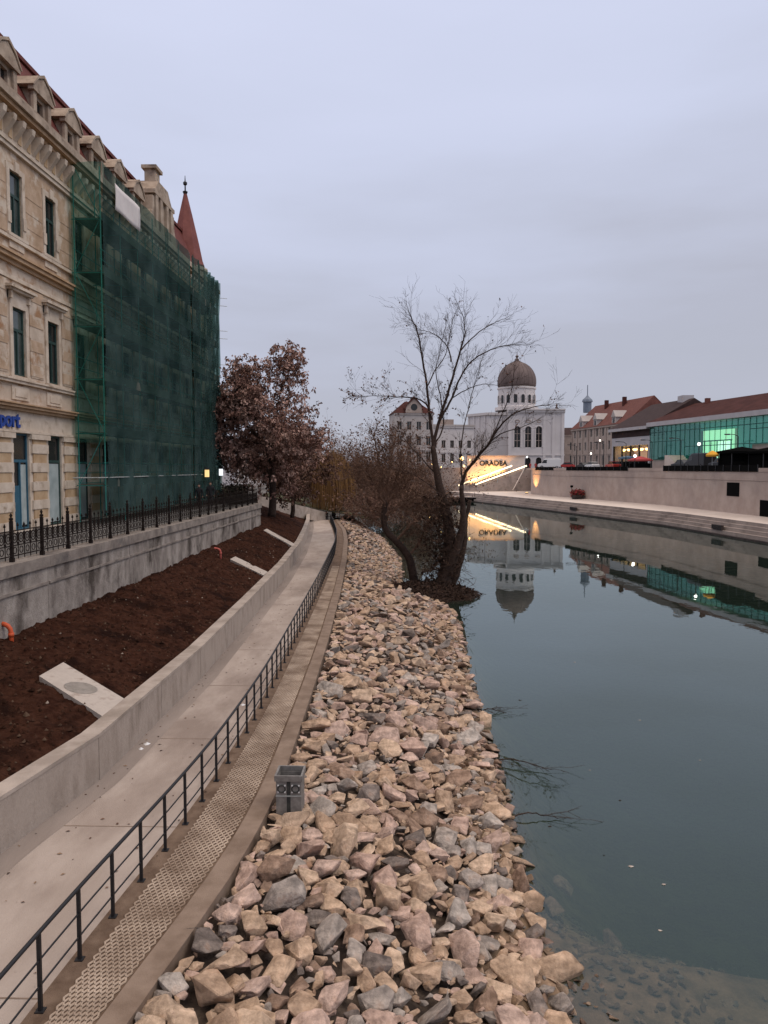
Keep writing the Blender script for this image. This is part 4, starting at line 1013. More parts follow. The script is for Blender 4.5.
#@@ROCKS
# ================================================================ RIPRAP
def rock_variant(seed, fine):
    r = random.Random(seed); bm = bmesh.new()
    sx, sy, sz = r.uniform(.85,1.25), r.uniform(.7,1.0), r.uniform(.36,.66)
    for _ in range(15 if fine else 12):
        d = rvec(r); m_ = max(abs(d.x), abs(d.y), abs(d.z)); d = d*(1/m_*.75+.25)*r.uniform(.8,1.0)*.72; bm.verts.new((d.x*sx, d.y*sy, d.z*sz))
    h = bmesh.ops.convex_hull(bm, input=bm.verts)
    bmesh.ops.delete(bm, geom=[g for g in set(h['geom_interior']+h['geom_unused']) if isinstance(g, bmesh.types.BMVert)], context='VERTS')
    bmesh.ops.dissolve_limit(bm, angle_limit=R(20), verts=bm.verts, edges=bm.edges)
    if fine:
        bmesh.ops.bevel(bm, geom=list(bm.edges), offset=.03, segments=1, affect='EDGES', profile=.6)
        bmesh.ops.triangulate(bm, faces=bm.faces)
        bmesh.ops.subdivide_edges(bm, edges=[e for e in bm.edges if e.calc_length() > .2], cuts=2, use_grid_fill=True)
        bmesh.ops.triangulate(bm, faces=bm.faces)
        for v in bm.verts:
            f1 = fbm(v.co.x*2.2+seed, v.co.y*2.2, v.co.z*2.2, 3); f2 = fbm(v.co.x*6+seed, v.co.y*6, v.co.z*6, 3)
            v.co += v.co.normalized()*(.04*f1+.03*f2)
    else:
        bmesh.ops.bevel(bm, geom=list(bm.edges), offset=.03, segments=1, affect='EDGES')
        bmesh.ops.triangulate(bm, faces=bm.faces)
    bm.verts.index_update(); V = np.array([v.co[:] for v in bm.verts]); Fs = [[v.index for v in f.verts] for f in bm.faces]; bm.free()
    return V, Fs
FINE = [rock_variant(100+i, True) for i in range(22)]; COARSE = [rock_variant(200+i, False) for i in range(26)]
r = random.Random(77)
TINTS = {'tan': [(.49,.34,.225),(.56,.405,.28),(.44,.295,.19)], 'pink': [(.50,.345,.28),(.56,.40,.33),(.46,.31,.25)], 'grey': [(.33,.295,.265),(.40,.365,.33),(.27,.245,.225)],
         'dark': [(.095,.083,.08),(.13,.112,.105)], 'brown': [(.21,.125,.08),(.26,.16,.105)]}
stones = []; gridd = {}
def try_stone(x, y, s, tol):
    gx, gy = int(x/1.0), int(y/1.0)
    for i in (-1,0,1):
        for j in (-1,0,1):
            for (a, b, q) in gridd.get((gx+i, gy+j), ()):
                if (a-x)**2+(b-y)**2 < ((q+s)*tol)**2: return False
    gridd.setdefault((gx, gy), []).append((x, y, s)); return True
def pick_tint():
    k = r.random(); return 'tan' if k < .45 else 'pink' if k < .68 else 'grey' if k < .83 else 'dark' if k < .91 else 'brown'
BINX, BINY = -2.05, 13.6
gridd.setdefault((int(BINX), int(BINY)), []).append((BINX, BINY, .32))
for (smin, smax, n_, y0, y1, tol, dz) in ((.38,.50,150,5.5,40,.70,.05),(.29,.41,1400,5.5,50,.58,.03),(.23,.33,4000,5.5,60,.54,.02),(.19,.28,7000,5.5,62,.52,.03),(.12,.18,14000,5.5,58,.46,.04),(.24,.36,2600,50,106,.55,0),(.05,.11,5000,5.5,26,.40,.05)):
    for _ in range(n_):
        # near ground gets the same density per square metre
        y = y0+(y1-y0)*r.random()**(1.0 if y0 > 40 else 1.45); k, e = kerbX(y)+.14, edgeX(y)
        x = r.uniform(k+.02+smin*.4, e+.12); s = r.uniform(smin, smax)
        if x < k+s*.75: x = k+s*.75
        if 43.6 < y < 49 and x > -.9: continue
        if try_stone(x, y, s, tol): stones.append((x, y, bankz(x, y)+dz+s*r.uniform(.12,.34), s, pick_tint(), r.random()))
for x, y, s, dz in ((2.95,12.1,.34,-.32),(3.4,11.3,.40,-.36),(2.7,13.3,.38,-.28),(2.95,10.6,.26,-.26),(3.5,12.6,.3,-.42),(4.2,11.6,.24,-.42),(3.9,10.6,.3,-.36),(4.8,11.0,.26,-.46),(4.6,10.3,.2,-.38),(3.1,14.4,.36,-.5),(3.4,9.9,.24,-.24),(4.0,9.7,.2,-.3)):
    stones.append((x, y, WZ+dz*.8, s, 'brown' if r.random() < .5 else 'tan', .3))
for _ in range(520):     # gravel and cobbles on the shallow shelf, most of it under water
    y = r.uniform(8.6, 15); x = edgeX(y)+abs(r.gauss(0, 1.5)); s = r.uniform(.03,.11); stones.append((x, y, bedz(x, y)+s*.3, s, r.choice(['tan','brown','grey','brown']), .5))
def place(V, st, rr):
    x, y, z, s, tn, q = st
    e = Matrix.Rotation(rr.uniform(0,6.28), 3, 'Z') @ Matrix.Rotation(rr.gauss(0,.24), 3, 'X') @ Matrix.Rotation(rr.gauss(0,.24)+.16, 3, 'Y')
    sc = np.array([s*rr.uniform(1.0,1.3), s*rr.uniform(.9,1.15), s*rr.uniform(.85,1.2)])
    return (V*sc) @ np.array(e.transposed())
def seen(st):
    d = Vector(st[:3])-camo.location; z = d.dot(_fw)
    if z < 1: return 0
    px, py = 384+FPX*d.dot(_rt)/z, 512-FPX*d.dot(_up)/z
    if not (-20 < px < 788 and -20 < py < 1044): return 0
    return st[3]/z*FPX
stones.sort(key=seen, reverse=True)
def stone_label(st):
    x, y, z, s, tn, q = st
    big = 'big ' if s > .34 else 'middling ' if s > .24 else 'small '
    cn = {'tan':'sandy tan','pink':'pinkish beige','grey':'pale grey','dark':'charcoal dark','brown':'rusty brown'}[tn]
    k, e = kerbX(y), edgeX(y); t = (x-k)/(e-k)
    if math.hypot(x-BINX, y-BINY) < 1.3: w_ = 'lying round the grey metal bin'
    elif t < .2: w_ = 'against the walkway kerb'
    elif x > e+.25: w_ = 'under the shallow river water'
    elif t > .86: w_ = 'along the waterline of the bank'
    elif t > .5: w_ = 'on the lower half of the bank'
    else: w_ = 'on the upper half of the bank'
    if y < 10.5 and 'bin' not in w_: w_ += ' at the very front'
    elif y > 17: w_ += ' beyond the metal bin'
    return f'{big}{cn} rock {w_}'
NIND = 285
for st in stones[:NIND]:
    V, Fs = r.choice(FINE); P = place(V, st, r)
    me = bpy.data.meshes.new('riprap_stone'); me.from_pydata(P.tolist(), [], Fs)
    c = r.choice(TINTS[st[4]]); k = r.uniform(.88,1.12); ca = me.color_attributes.new('tint', 'FLOAT_COLOR', 'CORNER')
    ca.data.foreach_set('color', [c[0]*k, c[1]*k, c[2]*k, 1]*len(me.loops)); me.materials.append(M['rock'])
    o = bpy.data.objects.new('riprap_stone', me); COL.objects.link(o); o.location = st[:3]
    lab = stone_label(st); tag(o, lab, 'rock', lab.replace(' rock ', ' rocks '))
mb = MB(); vs = []; fs = []; cs = []; nb_ = 0
for st in stones[NIND:]:
    V, Fs = r.choice(FINE if st[1] < 17 and st[3] > .16 else COARSE); P = place(V, st, r)+np.array(st[:3]); vs.append(P); c = r.choice(TINTS[st[4]]); k = r.uniform(.85,1.12)
    for f in Fs: fs.append([i+nb_ for i in f])
    cs.append(np.tile([c[0]*k, c[1]*k, c[2]*k, 1], (sum(len(f) for f in Fs), 1))); nb_ += len(P)
me = bpy.data.meshes.new('riprap_stones'); me.from_pydata(np.concatenate(vs).tolist(), [], fs)
ca = me.color_attributes.new('tint', 'FLOAT_COLOR', 'CORNER'); ca.data.foreach_set('color', np.concatenate(cs).ravel()); me.materials.append(M['rock'])
o = bpy.data.objects.new('riprap_rubble', me); COL.objects.link(o); tag(o, 'mass of smaller and farther angular stones covering the sloping river bank', 'rubble', kind='stuff')
# lone stone at the lower right
V, Fs = FINE[3]; me = bpy.data.meshes.new('boulder'); bx = at(757, 1020, 10.4); bs = (5.55, 10.25, WZ-.06, .34, 'brown', 0)
P = place(V, bs, r); me.from_pydata(P.tolist(), [], Fs); ca = me.color_attributes.new('tint', 'FLOAT_COLOR', 'CORNER'); ca.data.foreach_set('color', [.26,.15,.095,1]*len(me.loops)); me.materials.append(M['rock'])
o = bpy.data.objects.new('boulder', me); COL.objects.link(o); o.location = bs[:3]; tag(o, 'lone reddish brown stone sticking out of shallow water apart from the bank', 'rock')

# ---------------------------------------------------------------- metal bin among the stones
t = thing('litter_bin', 'grey square open-topped metal bin standing among the bank stones', 'bin', (BINX, BINY, PZ-.05)); t.rotation_euler = (0, 0, 0)
b0 = Vector((BINX, BINY, PZ-.12)); w2, h = .225, .80
mb = MB()
mb.box(b0.x-w2, b0.x-.035, b0.y-w2, b0.y-w2+.02, b0.z, b0.z+h-.1); mb.box(b0.x+.035, b0.x+w2, b0.y-w2, b0.y-w2+.02, b0.z, b0.z+h-.1)
mb.box(b0.x-w2, b0.x-w2+.02, b0.y-w2+.021, b0.y+w2, b0.z, b0.z+h-.1); mb.box(b0.x+w2-.02, b0.x+w2, b0.y-w2+.021, b0.y+w2, b0.z, b0.z+h-.1)
mb.box(b0.x-w2+.021, b0.x+w2-.021, b0.y+w2-.02, b0.y+w2, b0.z, b0.z+h-.1); mb.build('side_panel', M['steel'], t)
mb = MB(); mb.box(b0.x-.034, b0.x+.034, b0.y-w2+.006, b0.y-w2+.014, b0.z, b0.z+h-.1); mb.build('slot', M['steel_in'], t)
mb = MB(); e = .025
for x0, x1, y0, y1 in ((-w2-e, w2+e, -w2-e, -w2+.01), (-w2-e, w2+e, w2-.01, w2+e), (-w2-e, -w2+.01, -w2+.0105, w2-.0105), (w2-.01, w2+e, -w2+.0105, w2-.0105)):
    mb.box(b0.x+x0, b0.x+x1, b0.y+y0, b0.y+y1, b0.z+h-.0999, b0.z+h)
mb.build('rim', M['steel'], t)
mb = MB(); mb.box(b0.x-w2-.004, b0.x+w2+.004, b0.y-w2-.008, b0.y-w2-.0005, b0.z+h*.52, b0.z+h*.55); mb.build('band', M['galv'], t)
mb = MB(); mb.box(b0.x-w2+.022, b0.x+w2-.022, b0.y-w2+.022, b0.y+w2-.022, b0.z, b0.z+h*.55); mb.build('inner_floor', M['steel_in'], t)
for s_ in (-.125, .125):
    mb = MB(); n = 14
    mb.tube([(b0.x+s_+.065*math.cos(2*math.pi*i/n), b0.y-w2-.012, b0.z+h*.70+.065*math.sin(2*math.pi*i/n)) for i in range(n+1)], .012, 5, cap=False); mb.lathe(0,0,[(0,0)],3) if False else None
    mb.build('emblem_ring', M['steel_in'], t)
    for a in range(4):
        mb = MB(); x = b0.x+s_+.085*math.cos(a*math.pi/2+.78); z = b0.z+h*.70+.085*math.sin(a*math.pi/2+.78); mb.box(x-.013, x+.013, b0.y-w2-.012, b0.y-w2-.001, z-.013, z+.013); mb.build('rivet', M['carwhite'], t)
# fallen branches lying in the water
def fallen(label, base, ang, L, seed):
    r = random.Random(seed); t = thing('fallen_branch', label, 'branch', base); mb = MB(); en = []
    d = Vector((math.cos(ang), math.sin(ang), .06)); p = Vector(base); q, _ = limb(mb, [p, p+d*L*.35+Vector((0,.05,.08)), p+d*L*.7, p+d*L+Vector((0,-.1,-.06))], .022, .007, r, 5, .015)
    for i in range(2, len(q)):
        if r.random() < .55:
            v = d+rvec(r)*.75; v.z = abs(v.z)*.12-.03; twigs(mb, q[i], v, r.uniform(.25,.8), .007, 1, r, en, .02, 0, .5, 3, (1,3))
    mb.build('stem', M['bark'], t, False, False)
fallen('dark twiggy branch lying in the water beside the stones, the nearer of two', (2.25, 16.3, WZ+.02), .15, 1.15, 3); fallen('dark twiggy branch lying in the water beside the stones, the farther of two', (2.2, 19.6, WZ+.03), -.35, 1.6, 5); fallen('short dark twigs poking from the water at the foot of the middle bank', (2.35, 23.5, WZ+.03), .3, .8, 9)
fl = MB()
for k, (x, y) in enumerate(((604,855),(631,866),(664,884),(550,826),(590,770),(640,720),(520,700),(575,662),(480,680),(620,800),(700,760),(660,930))):
    d = at(x, y, 10)-camo.location; p = camo.location+d*((WZ+.012-CAMZ)/d.z); s_ = r.uniform(.012,.04); a = r.uniform(0,3)
    mb = MB(); n = 7; mb.add([(p.x+math.cos(a+6.28*i/n)*s_*(1.6 if i % 2 else .9), p.y+math.sin(a+6.28*i/n)*s_, WZ+.006) for i in range(n)]+[(p.x, p.y, WZ+.014)], [(i, (i+1) % n, n) for i in range(n)])
    o = mb.build('floating_leaf', M['slab'] if k % 3 else M['debris']); tag(o, 'tiny pale leaf floating on the dark river water' if k % 3 else 'tiny dark leaf floating on the river water', 'leaf', 'pale floating leaves' if k % 3 else 'dark floating leaves')
for k, (x, y) in enumerate(((147,744),(243,705),(141,749))):
    d = at(x, y, 10)-camo.location; p = camo.location+d*((PZ+.01-CAMZ)/d.z); mb = MB(); n = 7; s_ = .07-.01*k
    mb.add([(p.x+math.cos(6.28*i/n)*s_*(1.5 if i % 2 else .8), p.y+math.sin(6.28*i/n)*s_, PZ+.006) for i in range(n)]+[(p.x, p.y, PZ+.05)], [(i, (i+1) % n, n) for i in range(n)])
    tag(mb.build('paper_scrap', M['carwhite']), 'scrap of white litter lying on the concrete walkway', 'litter', 'white scraps on the walkway')
#@@FAR

# ================================================================ ACROSS THE RIVER
def wall_at(Y):
    ys = [p.y for p in WP]; return Vector((np.interp(Y, ys, [p.x for p in WP]), Y, 0))
def wall_frame(Y):
    a, b = wall_at(Y-1), wall_at(Y+1); u = (b-a).normalized(); return wall_at(Y), u, Vector((-u.y, u.x, 0))   # n looks to the river
# dark boxes along the parapet and dark openings in the wall
def on_wall(name, label, cat, Y0, Y1, z0, z1, d0, d1, rim=True, group=None):
    t = thing(name, label, cat, (*wall_at((Y0+Y1)/2).xy, z0), group)
    p, u, n = wall_frame((Y0+Y1)/2); a, b = wall_at(Y0), wall_at(Y1); u = (b-a).normalized(); n = Vector((-u.y, u.x, 0)); L = (b-a).length
    mb = MB(); mb.obox(a, u, n, 0, L, d0, d1, z0, z1); mb.build('panel', M['blackpan'], t)
    if rim:
        mb = MB()
        for k in range(max(2, int(L/2))+1): aa = L*k/max(2, int(L/2)); mb.obox(a, u, n, aa-.05, aa+.05, d1+.003, d1+.06, z0, z1+.05)
        mb.build('rib', M['iron'], t)
    return t
on_wall('parapet_screen', 'longest black panel along the parapet in front of the glass building', 'screen', 91, 117, 2.3, 3.1, -.3, .1, group='black panels along the parapet')
on_wall('parapet_screen', 'middle black panel along the parapet in front of the red roofed townhouse', 'screen', 127, 148, 2.3, 2.98, -.3, .1, group='black panels along the parapet')
on_wall('parapet_screen', 'short black panel along the parapet below the parked white van', 'screen', 153.5, 163, 2.3, 2.95, -.3, .1, group='black panels along the parapet')
on_wall('wall_vent', 'small square dark vent high in the far embankment wall', 'vent', 95.2, 98.2, -.75, .95, -.02, .04, False)
on_wall('culvert', 'wide black opening at the foot of the far embankment wall', 'opening', 78, 90.5, RZ+.02, -.95, -.02, .05, False)
# benches / drain grilles on the steps
for i, (px_, py_, Y_, lab) in enumerate(((582,507,128,'dark drain recess in the far quay steps below the red planter'),(716,520.5,88,'dark wide drain recess in the far quay steps below the black vent'))):
    k = min(range(120), key=lambda j: abs(EP[j].y-Y_)); a = EP[k]; u = (EP[k+1]-a).normalized(); n = Vector((-u.y, u.x, 0))
    t = thing('drain_grille', lab, 'drain', (a.x, a.y, WZ+.9)); mb = MB(); mb.obox(a, u, n, -1.1, 1.1, -.60, -.3, WZ+.62, WZ+1.15); mb.build('grille_box', M['wetstone'], t)
    mb = MB()
    for j in range(6): mb.obox(a, u, n, -1+.36*j, -.9+.36*j, -.298, -.27, WZ+.64, WZ+1.1)
    mb.build('bar', M['iron'], t)
# red planter on the promenade
r = random.Random(5); pp = Vector((31.6, 141.2, RZ))
t = thing('planter', 'tub of red flowers standing on the far promenade against the embankment wall', 'planter', pp)
mb = MB(); mb.lathe(pp.x, pp.y, [(0,RZ),(1.0,RZ),(1.2,RZ+.7),(1.1,RZ+.7),(0,RZ+.6)], 14); mb.build('tub', M['wetstone'], t)
mb = MB()
for k in range(900): q = rvec(r)*r.random()**.4; leaf(mb, pp+Vector((q.x*1.35, q.y*1.2, 1.0+q.z*.75)), .3, r, [(.36,.05,.05),(.45,.09,.08),(.22,.04,.04),(.07,.06,.03)], 0)
mb.build('flowers', M['redflower'], t, False, False)
mb = MB(); mb.tube([pp+Vector((-1,0,.5)), pp+Vector((-1.05,0,2.1))], .05, 6); mb.lathe(pp.x-1.05, pp.y, [(0,RZ+2),(.28,RZ+2.1),(.28,RZ+2.4),(0,RZ+2.5)], 8); mb.build('marker_post', M['blackpan'], t)

# generic building: rectangular plan, front wall with recessed windows, gable or flat roof
def facade(t, o, u, n, L, H, wins, wm, glass, frame=None, dep=.35, name='window', fw=.12):
    mb = MB(); holed(mb, o, u, n, L, H, wins, dep); mb.build('wall', wm, t)
    for a0, a1, z0, z1 in wins[:95]:
        f = MB()
        for b0, b1, q0, q1 in ((a0,a0+fw,z0,z1), (a1-fw,a1,z0,z1), (a0+fw,a1-fw,z0,z0+fw), (a0+fw,a1-fw,z1-fw,z1), ((a0+a1)/2-fw*.4,(a0+a1)/2+fw*.4,z0+fw,z1-fw)):
            f.obox(o, u, n, b0, b1, -dep+.02, -dep+.14, o.z*0+q0+o.z-o.z, q1)
        f.v = [(x, y, z) for x, y, z in f.v]; fo = f.build(name, frame or M['white2'], t)
        p = MB(); p.obox(o, u, n, a0+fw, a1-fw, -dep+.03, -dep+.06, z0+fw, z1-fw); p.build('pane', glass, fo)
def block(name, label, p0, p1, depth, z0, z1, wm, floors, nax, ww, roof=None, ridge=0, roofm=None, glass=None, cat='building', corn=True, ribs=False):
    p0, p1 = Vector((*p0, 0)), Vector((*p1, 0)); u = (p1-p0).normalized(); n = Vector((u.y, -u.x, 0)); L = (p1-p0).length
    if n.dot(Vector((0,0,0))-p0) < 0: n = -n
    t = thing(name, label, cat, (*((p0+p1)/2).xy, z0)); o = Vector((p0.x, p0.y, z0)); H = z1-z0
    wins = []
    for (fz0, fz1) in floors:
        for k in range(nax): c = L*(k+.5)/nax; wins.append((c-ww/2, c+ww/2, fz0, fz1))
    mb = MB(); holed(mb, o, u, n, L, H, wins, .35)
    for a, b in ((0,0),(L,L)):
        mb.add([o+u*a, o+u*a-n*depth, o+u*a-n*depth+Vector((0,0,H)), o+u*a+Vector((0,0,H))], [(0,1,2,3)])
    mb.add([o-n*depth, o+u*L-n*depth, o+u*L-n*depth+Vector((0,0,H)), o-n*depth+Vector((0,0,H))], [(0,1,2,3)])
    mb.add([o+Vector((0,0,H)), o+u*L+Vector((0,0,H)), o+u*L-n*depth+Vector((0,0,H)), o-n*depth+Vector((0,0,H))], [(0,1,2,3)])
    mb.build('wall', wm, t)
    for a0, a1, q0, q1 in wins:
        f = MB(); o0 = Vector((o.x, o.y, 0))
        for b0, b1, r0, r1 in ((a0,a0+.1,q0,q1),(a1-.1,a1,q0,q1),(a0+.1,a1-.1,q1-.1,q1),(a0+.1,a1-.1,q0,q0+.1),((a0+a1)/2-.05,(a0+a1)/2+.05,q0+.1,q1-.1)): f.obox(o0, u, n, b0, b1, -.32, -.2, z0+r0, z0+r1)
        fo = f.build('window', M['white2'], t); p = MB(); p.obox(o0, u, n, a0+.1, a1-.1, -.31, -.27, z0+q0+.1, z0+q1-.1); p.build('pane', glass or M['glassd'], fo)
    o0 = Vector((o.x, o.y, 0))
    if corn:
        c = MB(); c.obox(o0, u, n, -.3, L+.3, .003, .35, z1-.5, z1); 
        for fz0, fz1 in floors[:1]: c.obox(o0, u, n, 0, L, .003, .15, z0+fz1+.35, z0+fz1+.6)
        if ribs:
            for k in range(nax+1): c.obox(o0, u, n, max(0, L*k/nax-.3), min(L, L*k/nax+.3), .004, .18, z0, z1-.502)
        c.build('cornice', wm, t)
    if roof == 'gable':
        rm = MB(); prof = [(.5, z1), (-depth/2, z1+ridge), (-depth-.5, z1)]
        P = [o0+u*a+n*d+Vector((0,0,z)) for a in (-.4, L+.4) for d, z in prof]
        rm.add(P, [(0,3,4,1),(1,4,5,2),(0,1,2),(3,5,4),(0,2,5,3)]); rm.build('roof', roofm, t)
    if roof == 'hip':
        rm = MB(); h = min(depth/2, L/3)
        P = [o0+u*(-.4)+n*.5, o0+u*(L+.4)+n*.5, o0+u*(L+.4)-n*(depth+.5), o0-u*.4-n*(depth+.5)]; P = [q+Vector((0,0,z1)) for q in P]+[o0+u*h-n*depth/2+Vector((0,0,z1+ridge)), o0+u*(L-h)-n*depth/2+Vector((0,0,z1+ridge))]
        rm.add(P, [(0,1,5,4),(1,2,5),(2,3,4,5),(3,0,4),(0,3,2,1)]); rm.build('roof', roofm, t)
    if roof == 'flat':
        rm = MB(); rm.obox(o0, u, n, -.4, L+.4, -depth-.4, .5, z1, z1+.6); rm.build('roof', roofm or wm, t)
    return t, o0, u, n, L

# ---- domed white building
YS = 278.0
SYN = thing('domed_building', 'large white synagogue with tall arched windows and a dark bulbous dome', 'synagogue', (47, YS+10, TZ))
def arch_hole_wall(mb, o, u, n, L, H, arches, m=0, dep=.6):
    """wall with round-headed openings: rectangular holes plus spandrel fillers"""
    holes = [(c-w/2, c+w/2, z0, z1) for c, w, z0, z1 in arches]; holed(mb, o, u, n, L, H, holes, dep, m)
    for c, w, z0, z1 in arches:
        zc = z1-w/2; N_ = 8
        for s in (-1, 1):
            pts = [(c+s*w/2, z1)]+[(c+s*w/2*math.cos(math.pi/2*i/N_), zc+w/2*math.sin(math.pi/2*i/N_)) for i in range(N_+1)]
            for i in range(1, N_+1):
                P = [pts[0], pts[i], pts[i+1]]; mb.add([o+u*a-n*.003+Vector((0,0,z)) for a, z in P], [(0,1,2)], m)
uX = Vector((1,0,0)); nF = Vector((0,-1,0)); ZB = 1.55
fx0, fx1 = 37.3, 57.2; o = Vector((fx0, YS, ZB)); zt = 23.6
mid = 44.4-fx0
tall = [(mid+k*3.85, 2.15, 8.6, 16.0) for k in (-1,0,1)]; low = [(mid+k*3.85, 2.0, 1.0, 5.0) for k in (-1,0,1)]
mb = MB(); arch_hole_wall(mb, o, uX, nF, fx1-fx0, zt-ZB, tall+low)
mb.box(fx0, fx1, YS+.75, YS+24, ZB, zt)
lw = 13.0   # left wing: short splayed wall and a recessed side wall
A = Vector((24.0, YS+13, ZB)); Bq = Vector((30.5, YS+3.0, ZB))
mb.hexa([(24,YS+13,ZB),(30.5,YS+3,ZB),(fx0-.01,YS+3,ZB),(fx0-.01,YS+22,ZB),(24,YS+13,22.6),(30.5,YS+3,22.6),(fx0-.01,YS+3,22.6),(fx0-.01,YS+22,22.6)])
mb.build('wall', M['white'], SYN)
c = MB()
for z0, z1, d in ((zt-1.4, zt-.9, .35), (zt-.89, zt-.3, .7), (zt-.29, zt+.25, 1.0), (7.2, 7.6, .3), (ZB+5.7, ZB+6.0, .2)): c.obox(Vector((fx0,YS,0)), uX, nF, -.2, fx1-fx0+.2, .003, d, z0, z1)
for a in (.0, 12.4, 15.6, 18.9): c.obox(Vector((fx0,YS,0)), uX, nF, a, a+1.0, .004, .28, ZB, zt-1.41)
un = (Bq-A).normalized(); nn = Vector((un.y,-un.x,0))
c.obox(Vector((A.x,A.y,0)), un, nn, -.3, (Bq-A).length+.3, .003, .7, 21.9, 22.8); c.obox(Vector((30.5,YS+3,0)), uX, nF, 0, fx0-30.6, .003, .7, 21.9, 22.8)
for a in (0.2, 3.4, 6.4, 9.6): c.obox(Vector((A.x,A.y,0)), un, nn, a, a+.8, .004, .3, ZB, 21.89)
c.build('cornice', M['white'], SYN)
for (cc, w_, z0, z1) in tall:
    f = MB(); x = fx0+cc
    for b0, b1 in ((-w_/2, -w_/2+.2), (-.1, .1), (w_/2-.2, w_/2)): f.obox(Vector((x,YS,ZB)), uX, nF, b0, b1, -.5, -.3, z0+0, z1)
    f.v = [(a, b, z) for a, b, z in f.v]
    g2 = MB(); g2.obox(Vector((x,YS,0)), uX, nF, -w_/2, w_/2, -.62, -.55, ZB+z0, ZB+z1); wo = g2.build('window', M['glassd'], SYN)
    h = MB()
    for zz in (.33, .66): h.obox(Vector((x,YS,0)), uX, nF, -w_/2, w_/2, -.545, -.45, ZB+z0+(z1-z0)*zz-.1, ZB+z0+(z1-z0)*zz+.1)
    h.obox(Vector((x,YS,0)), uX, nF, -.1, .1, -.54, -.44, ZB+z0, ZB+z1-.01); h.build('glazing_bar', M['stone2'], wo)
    s = MB(); N_ = 10; zc = ZB+z1-w_/2
    P = [(x-w_/2-.25, YS-.1, ZB+z0)]+[(x-(w_/2+.25)*math.cos(math.pi*i/N_), YS-.1, zc+(w_/2+.25)*math.sin(math.pi*i/N_)) for i in range(N_+1)]+[(x+w_/2+.25, YS-.1, ZB+z0)]
    s.tube(P, .22, 5); s.build('window_surround', M['white'], SYN)
for (cc, w_, z0, z1) in low:
    x = fx0+cc; g2 = MB(); g2.obox(Vector((x,YS,0)), uX, nF, -w_/2, w_/2, -.62, -.55, ZB+z0, ZB+z1); g2.build('door', M['glassd'], SYN)
for k in (-1,0,1):
    x = fx0+mid+k*3.85; rr = MB(); N_ = 16
    rr.tube([(x+.75*math.cos(2*math.pi*i/N_), YS-.08, ZB+17.9+.45*math.sin(2*math.pi*i/N_)) for i in range(N_+1)], .16, 5, cap=False); rr.build('rosette', M['stone2'], SYN)
wn = MB()
for a in (1.9, 5.0, 8.0):
    for z0, z1 in ((9.5, 15), (3, 6)): wn.obox(Vector((A.x,A.y,0)), un, nn, a, a+1.2, .003, .06, z0, z1)
wn.build('blind_niche', M['white2'], SYN)
DX, DY, r0 = 41.6, YS+10, 6.75
dr = MB(); dr.lathe(DX, DY, [(r0+1.2,zt+.2),(r0+1.2,25.0),(r0+.2,25.2),(r0,25.4),(r0,31.6),(r0+.35,31.7),(r0+.35,32.3),(r0,32.4)], 48); do = dr.build('drum', M['white'], SYN)
for k in range(16):
    a = 2*math.pi*(k+.5)/16; ca, sa = math.cos(a), math.sin(a); oo = Vector((DX+ca*(r0+.02), DY+sa*(r0+.02), 0)); uu = Vector((-sa, ca, 0)); rr = Vector((ca, sa, 0))
    N_ = 8; poly = [(-.62, 26.4), (.62, 26.4)]+[(.62*math.cos(math.pi*i/N_), 28.7+.62*math.sin(math.pi*i/N_)) for i in range(N_+1)]
    g2 = MB(); g2.prism(poly, oo, uu, rr, -.3, .06); g2.build('drum_window', M['glassd'], do)
    s = MB(); s.tube([oo+uu*x_+rr*.1+Vector((0,0,z_)) for x_, z_ in [(-.8,26.2)]+[(-.8*math.cos(math.pi*i/N_), 28.7+.8*math.sin(math.pi*i/N_)) for i in range(N_+1)]+[(.8,26.2)]], .14, 4); s.build('drum_arch', M['white'], do)
dm = MB(); prof = []
for i in range(25):
    t_ = i/24; a = -0.18+t_*(math.pi/2+.18); prof.append((max(.05, 7.05*math.cos(a)*(1+.0*t_)), 34.2+7.6*math.sin(a)+ (1.1*max(0, (t_-.82)/.18)**2)))
dm.lathe(DX, DY, [(r0-.2,32.4)]+prof, 48); dmo = dm.build('dome', M['dome'], SYN, True)
rb = MB()
for k in range(24):
    a = 2*math.pi*k/24; rb.tube([(DX+math.cos(a)*(q+.02), DY+math.sin(a)*(q+.02), z) for q, z in prof[::2]], .09, 4)
rb.build('dome_rib', M['dome'], dmo)
fi = MB(); fi.lathe(DX, DY, [(.9,42.6),(.55,43.0),(.25,43.3),(.6,43.7),(.6,44.0),(.15,44.3),(.08,45.6)], 10); fi.build('finial', M['dome'], dmo)
ur = MB(); ur.lathe(fx1-2.6, YS+1, [(0,zt+.2),(.5,zt+.25),(.5,zt+.9),(.25,zt+1.0),(.4,zt+1.6),(.05,zt+2.3)], 8); ur.build('urn', M['dome'], SYN)

